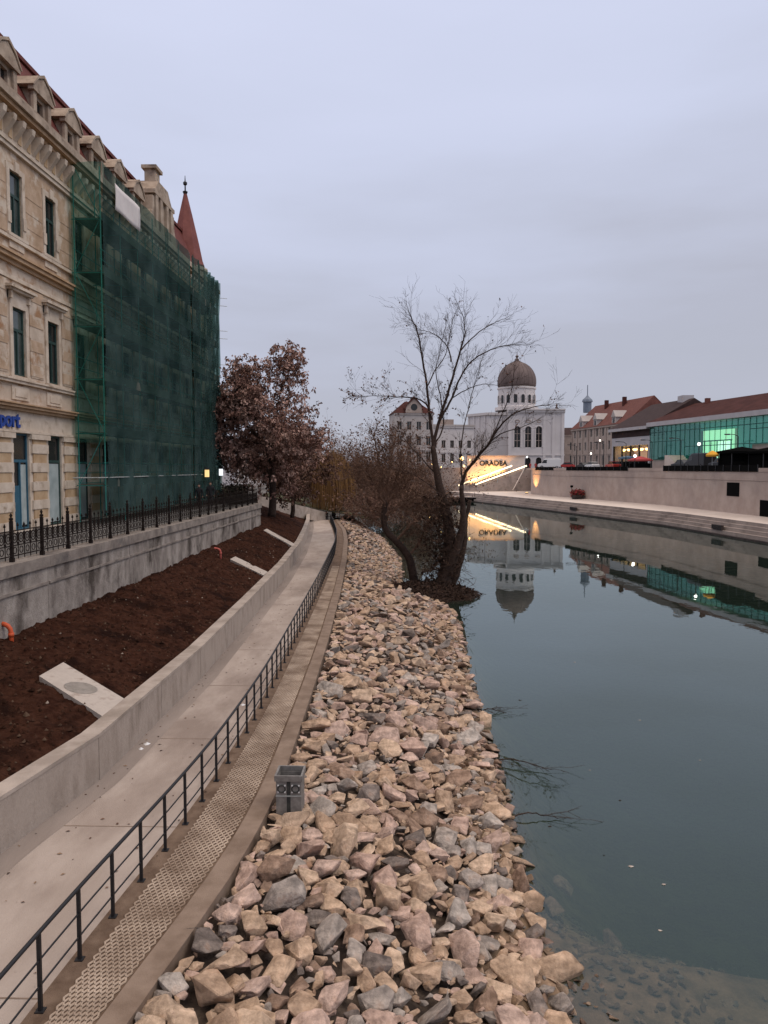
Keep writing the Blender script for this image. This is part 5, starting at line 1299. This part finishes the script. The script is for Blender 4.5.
# ---- buildings left of it, behind the bare trees
t, o0, u, n, L = block('white_house', 'plain pale grey house left of the synagogue, behind the bare tree', (6.0,262), (24.0,268), 14, TZ, 17.0, M['white'], [(2,5),(7,9.6)], 6, 1.4, 'flat', 0, M['white2'])
rm = MB(); rm.box(12, 17, 266, 270, 17.6, 19.4); rm.build('roof_box', M['stone2'], t)
t, o0, u, n, L = block('corner_house', 'ornate grey-brown house with a brown curved gable behind the bare tree', (-3.0,250), (9.5,252), 13, TZ, 20.5, M['white2'], [(2,5.5),(7.5,10.5),(12.5,15.2)], 4, 1.5, 'hip', 4.2, M['brownroof'])
gb = MB(); gb.prism([(3.5,20.5),(9.0,20.5),(8.6,23),(6.25,25.2),(3.9,23)], o0, u, n, -.6, .4); go = gb.build('gable', M['stone2'], t)
gb = MB(); gb.prism([(3.3,22.6),(3.9,23.0),(6.25,25.2),(8.6,23.0),(9.2,22.6),(6.25,26.0)], o0, u, n, -2, .8); gb.build('gable_roof', M['brownroof'], go)
gb = MB(); N_ = 12; gb.prism([(6.25+1.1*math.cos(2*math.pi*i/N_), 22.4+1.1*math.sin(2*math.pi*i/N_)) for i in range(N_)], o0, u, n, .41, .46); gb.build('round_window', M['glassd'], go)
t, o0, u, n, L = block('alley_house', 'dark narrow house in the gap right of the synagogue', (59.5,300), (66,298), 12, TZ, 15.5, M['stone2'], [(2,5),(7,10)], 2, 1.4, 'gable', 3, M['darkroof'])
# white kiosk-like house glimpsed at the far end of the left street
block('street_house', 'small white house glimpsed under the brown tree at the end of the street', (-26,118), (-19,122), 8, 0, 5.2, M['white'], [(.9,3.2)], 4, .8, 'gable', 2, M['brownroof'])

# ---- townhouse with red roof
p0, p1 = (51.0,236), (57.5,202)
t, o0, u, n, L = block('townhouse', 'stone townhouse with a steep red tiled roof, pale dormers and a small lantern tower', p0, p1, 15, TZ, 14.4, M['stone2'], [(.9,3.6),(5.2,7.6),(9,11.2)], 9, 1.3, 'gable', 7.2, M['rooftile'], ribs=True)
for k in (.19, .47, .8):
    d = MB(); a = L*k; d.obox(o0, u, n, a-1.1, a+1.1, -2.5, .1, 14.41, 16.4); d.prism([(a-1.4,16.4),(a+1.4,16.4),(a,18.2)], o0, u, n, -3.5, .3)
    do = d.build('dormer', M['white2'], t); d = MB(); d.obox(o0, u, n, a-.5, a+.5, .103, .16, 14.9, 16.1); d.build('window', M['glassd'], do)
tp = at(587,430,243); d = MB(); d.lathe(tp.x, tp.y, [(1.3,20.0),(1.3,23.2),(1.7,23.3),(1.5,24.0),(.6,24.8),(.15,25.4),(.12,28.5),(0,28.6)], 8); d.build('lantern_tower', mat('zinc_blue', (.16,.19,.24), (.2,.24,.3), 2, .6), t)
for k in (.3, .62): d = MB(); q = o0+u*(L*k)-n*6; d.box(q.x-.5, q.x+.5, q.y-.5, q.y+.5, 19, 22.4); d.build('chimney', M['brownroof'], t)
# ---- dark-roofed shop hall and the green glass hall
def gl(s): return Vector((54.0-.19*(s-115), s, 0))      # building line
uG = (gl(166)-gl(115)).normalized(); nG = Vector((-uG.y, uG.x, 0)) if Vector((-uG.y, uG.x, 0)).x < 0 else Vector((uG.y, -uG.x, 0))
def gbox(mb, s0, s1, d0, d1, z0, z1, m=0):
    a = gl(s0); Lx = (gl(s1)-a).length; mb.obox(a, uG, nG, 0, Lx, d0, d1, z0, z1, m)
GH = thing('glass_hall', 'long modern hall of green glass with a bright lit entrance and red-brown roof', 'building', (*gl(112).xy, TZ))
S0, S1 = 60.0, 150.0
mb = MB(); gbox(mb, S0, S1, -20, -6.0, TZ, 10.6); gbox(mb, S0, 120, -5.99, -.4, TZ, 6.4); gbox(mb, 138, S1, -.6, -.15, TZ, 4.3); gbox(mb, S0, 120, -.399, .3, TZ, 5.3)
mb.build('wall', M['quay'], GH)
mb = MB(); gbox(mb, S0, S1, -6.2, .9, 10.6, 11.4); mb.build('eave', M['fascia'], GH)
rm = MB(); a, b = gl(S0-2), gl(S1); z = 11.4; rm.add([a+nG*.9+Vector((0,0,z)), b+nG*.9+Vector((0,0,z)), b-nG*9+Vector((0,0,15.2)), a-nG*9+Vector((0,0,15.2)), b-nG*20+Vector((0,0,z)), a-nG*20+Vector((0,0,z))], [(0,1,2,3),(3,2,4,5),(1,4,2),(0,3,5),(0,5,4,1)])
ro = rm.build('roof', M['brownroof'], GH)
mb = MB(); c_ = gl(S1-6)-nG*8; mb.box(c_.x-.4, c_.x+.4, c_.y-.4, c_.y+.4, 14, 15.7); mb.build('chimney', M['rooftile'], ro)
for s0, s1 in [(S0+k*6.0, S0+k*6.0+6.0) for k in range(15)]:
    zb = 6.4 if s1 <= 120.5 else (4.3 if s0 > 137.5 else 2.0)
    g2 = MB(); gbox(g2, s0+.06, s1-.06, -.02, .02, zb+.05, 10.57); pg = g2.build('glass_panel', M['greenglass'], GH)
    f = MB()
    for k in range(5): ss = s0+(s1-s0)*k/4; gbox(f, ss-.03, ss+.03, .022, .08, zb, 10.58)
    for zz in (zb+.01, (zb+10.95)*.5, 9.4): gbox(f, s0+.055, s1-.055, .025, .10, zz, zz+.12)
    f.build('mullion', M['greenmull'], pg)
mb = MB(); gbox(mb, 120.2, 127.5, -3.2, -3.0, TZ, 10.55); gbox(mb, 127.51, 138, -3.2, -3.0, 9.3, 10.55); gbox(mb, S0, 120, -3.2, -3.0, 6.41, 10.55); mb.build('interior_wall', M['litgreen'], GH)
mb = MB(); gbox(mb, 138.1, S1, -3.2, -3.0, 4.31, 10.55); mb.build('interior_wall', M['litdark'], GH)
mb = MB(); gbox(mb, 127.6, 136.2, -2.6, -2.4, 2.0, 9.2); mb.build('lit_lobby', M['litroom'], GH)
mb = MB(); gbox(mb, 128.2, 131.6, -2.39, -2.3, 2.1, 7.2); mb.build('lit_doorway', M['litwhite'], GH)
mb = MB()
for s_ in (128, 130, 131.8, 133.6, 135.4): gbox(mb, s_, s_+.15, -2.29, -2.2, 2.0, 7.4)
gbox(mb, 127.8, 136, -2.295, -2.2, 7.3, 7.5); mb.build('door_frame', M['greenmull'], GH)
st_ = MB()
for k in range(8): gbox(st_, 133.5+k*.55, 138.5, .5+.0, 3.5-.0, TZ+k*.3, TZ+.3+k*.3)
st_.build('entrance_steps', M['quaytop'], GH)
SH = thing('shop_hall', 'low dark-roofed shop building with warm hanging lamps behind its front windows', 'shop', (*gl(155).xy, TZ))
T0, T1 = 150.2, 166.0
mb = MB(); gbox(mb, T0, T1, -18, -5, TZ, 10.3); gbox(mb, T0, T0+.5, -4.99, 0, TZ, 9.0); gbox(mb, T1-.5, T1, -4.99, 0, TZ, 9.0); gbox(mb, T0+.51, T1-.51, -4.99, 0, 7.3, 9.0); mb.build('wall', M['fascia'], SH)
mb = MB(); gbox(mb, T0, T1, -4.995, .05, 9.002, 10.3); mb.build('dark_band', M['darkroof'], SH)
mb = MB(); gbox(mb, T0, T1+.3, -5.2, .8, 10.31, 10.9); mb.build('eave', M['fascia'], SH)
rm = MB(); a, b = gl(T0-.3), gl(T1); z = 10.9; rm.add([a+nG*.8+Vector((0,0,z)), b+nG*.8+Vector((0,0,z)), b-nG*9+Vector((0,0,16.3)), a-nG*9+Vector((0,0,16.3)), b-nG*19+Vector((0,0,z)), a-nG*19+Vector((0,0,z))], [(0,1,2,3),(3,2,4,5),(1,4,2),(0,3,5),(0,5,4,1)])
ro = rm.build('roof', M['darkroof'], SH)
for s_ in (153,): mb = MB(); c_ = gl(s_)-nG*9; mb.box(c_.x-1.1, c_.x+1.1, c_.y-1.4, c_.y+1.4, 15.0, 17.0); mb.build('roof_box', M['fascia'], ro)
mb = MB(); gbox(mb, T0+.6, T1-.6, -4.9, -4.8, TZ+.1, 7.25); mb.build('lit_interior', M['litshop'], SH)
for k in range(5):
    mb = MB(); gbox(mb, T0+.5+k*3.6, T0+.75+k*3.6, -.3, 0, TZ, 7.29); mb.build('front_post', M['iron'], SH)
mb = MB(); gbox(mb, T0+.8, T1-2, -.2, -.1, 3.3, 4.1); mb.build('shelf', M['blackpan'], SH)
for k in range(6):
    c_ = gl(T0+1.6+k*2.5)-nG*1.8; mb = MB(); mb.lathe(c_.x, c_.y, [(0,6.75),(.45,6.7),(.5,6.5),(.3,6.3),(0,6.25)], 10); lo = mb.build('hanging_lamp', M['lampwarm'], SH); mb = MB(); mb.tube([(c_.x,c_.y,6.7),(c_.x,c_.y,7.4)], .04, 5); mb.build('cord', M['iron'], lo)

# ---- lit sign wall and stair with glowing handrails
SW = thing('sign_wall', 'warmly lit stone wall carrying the dark city name letters by the far stairs', 'wall', (24, 196, RZ))
mb = MB(); mb.box(16.0, 30.5, 196.2, 197.0, RZ-1, 5.7); mb.build('wall_face', M['quaytop'], SW); mb = MB(); mb.box(15.8, 30.7, 196.0, 197.2, 5.703, 5.95); mb.build('coping', M['quay'], SW)
text('lettering', 'ORADEA', 1.75, (22.6, 196.14, 3.35), (R(90), 0, 0), M['iron'], SW, .1)
ST = thing('stair', 'stone stair climbing from the promenade to the square with two glowing handrails', 'stairs', (23, 190, RZ))
xa, xb, ya = 15.5, 29.5, 188.5; ns = 22
mb = MB()
for k in range(ns): x0 = xa+(xb-xa)*k/ns; z1 = RZ+(2.3-RZ)*(k+1)/ns; mb.hexa([(x0,ya,z1-.235 if k else RZ-1),(xb,ya,z1-.235 if k else RZ-1),(xb-3,ya+4.5,z1-.235 if k else RZ-1),(x0-3,ya+4.5,z1-.235 if k else RZ-1),(x0,ya,z1),(xb,ya,z1),(xb-3,ya+4.5,z1),(x0-3,ya+4.5,z1)])
mb.hexa([(xb+.001,ya,RZ-1),(xb+4,ya,RZ-1),(xb+4,ya+7.4,RZ-1),(xb-4.93,ya+7.4,RZ-1),(xb+.001,ya,2.3),(xb+4,ya,2.3),(xb+4,ya+7.4,2.3),(xb-4.93,ya+7.4,2.3)]); mb.build('steps', M['steps'], ST)
def sx(k): return xa+(xb-xa)*k, RZ+(2.3-RZ)*k
for y_, k0, sh in ((ya-.1, .12, .3), (ya+4.6, .05, -2.6)):
    x0, z0 = sx(k0); x1, z1 = sx(1.0); x0 += sh; x1 += sh; mb = MB(); mb.tube([(x0,y_,z0+1.0),(x1,y_,z1+1.0)], .17, 6); ho = mb.build('glowing_handrail', M['ledrail'], ST)
    mb = MB()
    for k in (.15,.3,.5,.7,.95): x, z = sx(k); x += sh; mb.box(x-.05, x+.05, y_-.05, y_+.05, z-.6, z+.86)
    mb.build('baluster', M['galv'], ho)
mb = MB(); x1, z1 = sx(1.0); mb.tube([(x1,ya-.2,z1+.9),(x1-3.4,ya-3.0,RZ+.3)], .12, 5); mb.build('side_rail', M['quaytop'], ST)
def spot(name, loc, tgt, e, col, ang=80):
    l = bpy.data.lights.new(name, 'SPOT'); l.energy = e; l.color = col; l.spot_size = R(ang); l.spot_blend = .7; l.shadow_soft_size = .2; o = bpy.data.objects.new(name, l); COL.objects.link(o); o.location = loc
    o.rotation_euler = (Vector(tgt)-Vector(loc)).to_track_quat('-Z', 'Y').to_euler(); return o
def uplight(label, loc, tgt, e, col, ang=80):
    t = thing('floodlight', label, 'floodlight', loc); mb = MB(); b = Vector(loc); mb.box(b.x-.3, b.x+.3, b.y-.2, b.y+.2, b.z-.35, b.z-.15); mb.build('housing', M['iron'], t)
    mb = MB(); mb.box(b.x-.25, b.x+.25, b.y-.15, b.y+.15, b.z-.149, b.z-.12); mb.build('lamp_glass', M['lampwarm'], t); spot('spot_lamp', b, tgt, e, col, ang)
for k, x in enumerate((18.5, 23, 27.5)): uplight(('left','middle','right')[k]+' floodlight at the foot of the lit sign wall', (x, 193.9, RZ+1.2+1.5*k), (x+.2, 196.3, RZ+4.6+1.2*k), 2600, (1,.46,.12), 130)
w_, u_, n_ = wall_frame(163); q = w_+n_*2.0; uplight('floodlight washing the bare embankment wall right of the stairs', (q.x, q.y, RZ+.6), (w_.x, w_.y, 1.4), 2000, (1,.50,.16), 75)
# dark landing stage
LS = thing('landing_stage', 'long dark floating landing stage moored below the lit stairs', 'pontoon', (13, 180, WZ))
mb = MB(); mb.hexa([(7.5,176,WZ-.3),(19,173,WZ-.3),(18.5,177,WZ-.3),(8,180,WZ-.3),(6.5,176,WZ+.9),(20,172.6,WZ+.9),(19,177,WZ+.9),(7.5,180.4,WZ+.9)]); mb.build('hull', M['blackpan'], LS)
mb = MB(); mb.hexa([(6.3,175.8,WZ+.903),(20.2,172.4,WZ+.903),(19.1,177.1,WZ+.903),(7.4,180.6,WZ+.903),(6.3,175.8,WZ+1.15),(20.2,172.4,WZ+1.15),(19.1,177.1,WZ+1.15),(7.4,180.6,WZ+1.15)]); mb.build('deck', M['steps'], LS)
for k in range(5): mb = MB(); x = 7.2+k*2.9; y_ = 176-.2-(x-6.5)*.24; mb.box(x-.05, x+.05, y_-.05, y_+.05, WZ+1.15, WZ+2.1); mb.build('rail_post', M['iron'], LS)

# ---- vehicles
def wheel(t, x, y, z, r_, w_, ax):
    mb = MB(); a = Vector((x, y, z)); mb.tube([a-ax*w_/2, a+ax*w_/2], r_, 14); wo = mb.build('wheel', M['tyre'], t); mb = MB(); mb.tube([a-ax*(w_/2+.01), a+ax*(w_/2+.01)], r_*.6, 12); mb.build('rim', M['rim'], wo)
def vehicle(name, label, cat, loc, ang, m, kind='car', group=None):
    t = thing(name, label, cat, loc, group); b = Vector(loc); u = Vector((math.cos(ang), math.sin(ang), 0)); n = Vector((-u.y, u.x, 0))
    if kind == 'car': body = [(-2.1,.32),(2.1,.32),(2.15,.62),(2.0,.80),(1.1,.93),(-1.75,.97),(-2.12,.85)]; cab = [(1.05,.931),(.35,1.44),(-1.05,1.46),(-1.8,.971)]; roof = [(.33,1.442),(.28,1.49),(-1.0,1.51),(-1.06,1.462)]; w_ = .86; wb = 1.3; wr = .32
    else: body = [(-2.6,.4),(2.55,.4),(2.6,.9),(2.35,1.15),(1.7,1.25),(1.2,2.05),(.9,2.25),(-2.6,2.28)]; cab = [(1.72,1.27),(1.24,2.02),(.55,2.02),(.55,1.27)]; roof = [(-2.5,2.285),(.85,2.262),(.8,2.34),(-2.4,2.36)]; w_ = .98; wb = 1.7; wr = .36
    lift = lambda P: [(a, z+b.z) for a, z in P]; o = Vector((b.x, b.y, 0))
    mb = MB(); mb.prism(lift(body), o, u, n, -w_, w_); bo = mb.build('body', m, t); bv = bo.modifiers.new('round', 'BEVEL'); bv.width = .06; bv.segments = 2
    mb = MB(); k = .86 if kind == 'car' else 1.012; mb.prism(lift(cab), o, u, n, -w_*k, w_*k); mb.build('windows', M['carglass'], t)
    mb = MB(); mb.prism(lift(roof), o, u, n, -w_*.85, w_*.85); mb.build('roof', m, t)
    for s_ in (-1, 1):
        for q in (-1, 1): c = o+u*wb*s_+n*q*(w_-.12); wheel(t, c.x, c.y, b.z+wr, wr, .24, n)
        mb = MB(); x = 2.13 if kind == 'car' else 2.585; mb.obox(o, u, n, x-.02, x+.03, s_*(w_-.28)-.16, s_*(w_-.28)+.16, b.z+.58, b.z+.72); mb.build('headlight', M['canvaswhite'], t)
    return t
def V_(px_, Y_): p = at(px_, 470, Y_); return (p.x, p.y, TZ+.005)
vehicle('parked_van', 'white delivery van parked in front of the synagogue', 'van', V_(549,181), R(172), M['carwhite'], 'van')
vehicle('parked_car', 'red car parked right behind the white van', 'car', V_(566,186), R(168), M['carred'])
vehicle('parked_car', 'white car with bright lights beside the townhouse', 'car', V_(592,172), R(100), M['carwhite'])
vehicle('parked_car', 'dark car parked at the left end of the townhouse row', 'car', V_(583,190), R(100), M['carblack'])
vehicle('parked_car', 'red car in front of the townhouse, beside a blue stall', 'car', V_(613,160), R(98), M['carred'])
vehicle('parked_car', 'black car parked below the stone steps of the glass hall', 'car', V_(682,128), R(100), M['carblack'])
vehicle('parked_car', 'low black car parked right of the black van, before the black stalls', 'car', V_(722,108), R(100), M['carblack'])
vehicle('parked_van', 'black van parked before the lit glass entrance', 'van', V_(700,116), R(100), M['carblack'], 'van')
# ---- market stalls and parasols
def stall(label, px_, Y_, m, w_=3.0, h=2.6, peak=1.0, cat='stall', name='market_stall'):
    p = V_(px_, Y_); b = Vector(p); t = thing(name, label, cat, p)
    for a in (-1, 1):
        for c_ in (-1, 1): mb = MB(); mb.box(b.x+a*w_/2-.05, b.x+a*w_/2+.05, b.y+c_*w_/2-.05, b.y+c_*w_/2+.05, b.z, b.z+h); mb.build('leg', M['iron'], t)
    mb = MB(); e = w_/2+.25; P = [b+Vector((x, y, z)) for x, y, z in ((-e,-e,h-.3),(e,-e,h-.3),(e,e,h-.3),(-e,e,h-.3),(-e,-e,h),(e,-e,h),(e,e,h),(-e,e,h),(0,0,h+peak))]
    mb.add(P, [(0,1,5,4),(1,2,6,5),(2,3,7,6),(3,0,4,7),(4,5,8),(5,6,8),(6,7,8),(7,4,8)]); mb.build('canopy', m, t)
    mb = MB(); mb.box(b.x-w_/2+.06, b.x+w_/2-.06, b.y-w_/2+.06, b.y-w_/2+.6, b.z, b.z+1.0); mb.build('counter', M['canvasblk'] if m is not M['canvaswhite'] else M['canvasred'], t)
    if m is M['canvasblk']: mb = MB(); mb.box(b.x-w_/2+.06, b.x+w_/2-.06, b.y-w_/2+.7, b.y+w_/2-.06, b.z, b.z+h-.31); mb.build('side_curtain', m, t)
    return t
stall('market stall with a red canopy beside the shop building', 640, 142, M['canvasred'], 3.0, 1.7, .6); stall('small blue canopied stall between the red car and the shop', 627, 150, M['canvasblue'], 2.2, 2.2, .3)
stall('black canopied stall, tallest beside the embankment wall at the right edge', 741, 101, M['canvasblk'], 4.2, 2.3, .6); stall('black canopied stall at the very right edge of the street', 772, 96, M['canvasblk'], 4.0, 2.2, .6)
def parasol(label, px_, Y_, m):
    p = V_(px_, Y_); b = Vector(p); t = thing('parasol', label, 'parasol', p); mb = MB(); mb.tube([b, b+Vector((0,0,2.4))], .05, 6); mb.build('pole', M['galv'], t); mb = MB(); mb.lathe(b.x, b.y, [(.8,b.z+1.65),(.85,b.z+1.9),(.5,b.z+2.2),(.05,b.z+2.45)], 10); mb.build('canopy', m, t)
parasol('yellow parasol among the black stalls on the right street', 712, 103, M['canvasyel'])
# ---- street lamps along the far quay
for i, (Y_, X_, lit) in enumerate(((160,35.5,1),(146,37.5,0),(141,40.2,1),(132,42,0),(124,44,1),(110,47,0))):
    lab = ('slim street lamp on the far quay in front of the townhouse, leftmost of the row','slim street lamp on the far quay, second from the left','slim street lamp in front of the shop hall, third of the row','slim street lamp in front of the glass corner, fourth of the row','slim street lamp before the lit glass entrance, fifth of the row','slim street lamp beside the black stalls, last of the row')[i]
    t = thing('street_lamp', lab, 'street lamp', (X_, Y_, TZ), 'street lamps along the far quay'); mb = MB(); mb.tube([(X_,Y_,TZ),(X_,Y_,7.2)], [.09,.06], 8); mb.tube([(X_,Y_,7.18),(X_-.5,Y_,7.45),(X_-1.3,Y_,7.5)], .05, 6); mb.build('pole', M['iron'], t)
    mb = MB(); mb.box(X_-1.9, X_-1.2, Y_-.15, Y_+.15, 7.42, 7.56); ho = mb.build('lamp_head', M['iron'], t); mb = MB(); mb.box(X_-1.85, X_-1.25, Y_-.12, Y_+.12, 7.38, 7.4195); mb.build('lamp_glass', M['canvaswhite'], ho)
def globe(label, px_, py_, Y_, r_, m, grp):
    p = at(px_, py_, Y_); t = thing('globe_lamp', label, 'lamp', (p.x, p.y, TZ), grp); mb = MB(); mb.tube([(p.x,p.y,TZ),(p.x,p.y,p.z-r_)], .06, 6); mb.build('pole', M['iron'], t)
    mb = MB(); mb.lathe(p.x, p.y, [(.02,p.z-r_)]+[(r_*math.cos(a), p.z+r_*math.sin(a)) for a in np.linspace(-1.4, 1.4, 7)]+[(.02,p.z+r_)], 10); mb.build('globe', m, t, True)
G1 = 'lit globe lamps on the far streets'
globe('bright white globe lamp in front of the lit glass entrance', 699, 444, 112, .22, M['lampwhite'], G1); globe('bright white globe lamp by the townhouse ground floor', 591, 453.5, 186, .18, M['lampwhite'], G1); globe('white globe lamp beside the red canopied stall', 635, 456, 139, .25, M['lampwhite'], G1)
globe('white globe lamp above the townhouse doorway', 600, 440.5, 192, .18, M['lampwhite'], G1); globe('warm white lamp by the synagogue doors', 527, 457, 240, .25, M['lampwhite'], G1)
globe('brightest warm lamp among the market lights left of the sign wall', 462, 458.5, 215, .55, M['lampwarm'], G1)
globe('warm lamp just below the brightest market lamp', 464, 466, 214, .3, M['lampwarm'], G1)
# string of festive lights seen through the trees
t = thing('light_string', 'string of small warm bulbs behind the bare trees by the river bend', 'lights', at(430, 480, 190))
mb = MB(); pts = [at(x, y, 188) for x, y in ((402,481),(413,494),(424,500),(432,464),(441,467),(441,482),(430,481),(452,462),(470,460))]
for p in pts: mb.lathe(p.x, p.y, [(.02,p.z-.22),(.22,p.z),(.02,p.z+.22)], 8)
mb.build('bulbs', M['lampwarm'], t)
mb = MB(); mb.tube(pts, .02, 4); mb.build('cord', M['iron'], t)
mb = MB()
for p in pts: mb.tube([(p.x,p.y,WZ-.2), (p.x,p.y,p.z)], .03, 4)
mb.build('pole', M['iron'], t)

# ================================================================ PEOPLE
def person(label, loc, h, face, coat, group=None, arm=.12, stride=.12):
    t = thing('person', label, 'person', loc, group); b = Vector(loc); k = h/1.75; c, s = math.cos(face), math.sin(face)
    fx = Vector((c, s, 0)); sd = Vector((-s, c, 0)); P = lambda f, l, z: (fx*f+sd*l)*k+Vector((0,0,z*k))
    J = [P(0,0,.95),P(0,0,1.18),P(0,0,1.40),P(.01,0,1.50),P(.02,0,1.56), P(0,.19,1.40),P(-.03,.25,1.14),P(.06,.25,.90), P(0,-.19,1.40),P(.02,-.25,1.14),P(.10,-.24,.90),
         P(stride*.5,.09,.52),P(stride,.09,.09),P(stride+.15,.10,.04), P(-stride*.3,-.09,.50),P(-stride,-.09,.09),P(-stride+.14,-.10,.04)]
    E_ = [(0,1),(1,2),(2,3),(3,4),(2,5),(5,6),(6,7),(2,8),(8,9),(9,10),(0,11),(11,12),(12,13),(0,14),(14,15),(15,16)]
    RAD = [.16,.155,.15,.06,.05,.085,.06,.045,.085,.06,.045,.085,.05,.04,.085,.05,.04]
    me = bpy.data.meshes.new('body'); me.from_pydata([tuple(j) for j in J], E_, []); o = bpy.data.objects.new('body', me); COL.objects.link(o); o.parent = t; me.materials.append(coat)
    sk = o.modifiers.new('skin', 'SKIN'); o.modifiers.new('smooth', 'SUBSURF').render_levels = 1
    for i, v in enumerate(me.skin_vertices[0].data): v.radius = (RAD[i]*k, RAD[i]*k); v.use_root = (i == 0)
    mb = MB(); hc = b+P(.03,0,1.64); mb.lathe(hc.x, hc.y, [(.01,hc.z-.12*k),(.055*k,hc.z-.10*k),(.08*k,hc.z-.02*k),(.078*k,hc.z+.05*k),(.05*k,hc.z+.10*k),(.01,hc.z+.115*k)], 12)
    nz = hc+fx*.085*k; mb.tube([hc+fx*.07*k+Vector((0,0,.02*k)), nz+Vector((0,0,-.02*k))], .014*k, 5)
    for e in (-1, 1): q = hc+sd*e*.08*k; mb.box(q.x-.012, q.x+.012, q.y-.012, q.y+.012, q.z-.03, q.z+.02)
    mb.build('head', M['skin'], t, True)
    mb = MB(); hh = hc-fx*.012*k; mb.lathe(hh.x, hh.y, [(.084*k,hh.z-.0*k),(.09*k,hh.z+.05*k),(.06*k,hh.z+.11*k),(.01,hh.z+.13*k)], 12); mb.build('hair', M['hair'], t, True)
    for hand in (7, 10):
        mb = MB(); p = b+J[hand]; mb.tube([p, p+Vector((0,0,-.05*k))], [.028*k,.035*k], 6)
        for q in range(4): w_ = p+fx*(q-1.5)*.018*k+Vector((0,0,-.05*k)); mb.tube([w_, w_+fx*.008*k+Vector((0,0,-.045*k)), w_+fx*.02*k+Vector((0,0,-(.075+.008*(q in (1,2)))*k))], .009*k, 5)
        w_ = p+fx*.035*k+Vector((0,0,-.02*k)); mb.tube([p, w_, w_+fx*.01*k+Vector((0,0,-.04*k))], .01*k, 5); mb.build('hand', M['skin'], t)
    return t
person('person in a black coat walking by the scaffold, the left one of a pair', (-13.8, 51.5, 0.0), 1.66, R(-80), M['coat']); person('taller person in a black coat walking by the scaffold beside a companion', (-13.15, 52.0, 0.0), 1.80, R(-85), M['coat'])
for px_, Y_, m, lab in ((516.5, 186, M['coatred'], 'person in a red coat standing at the top of the far stairs, the left one'), (521.5, 187, M['coatred'], 'person in a reddish coat at the top of the far stairs, the right one')):
    p = at(px_, 468, Y_); p.z = 2.3; person(lab, (31.0 if px_ < 518 else 32.3, 190.5, 2.3), 1.75, R(-90), m)
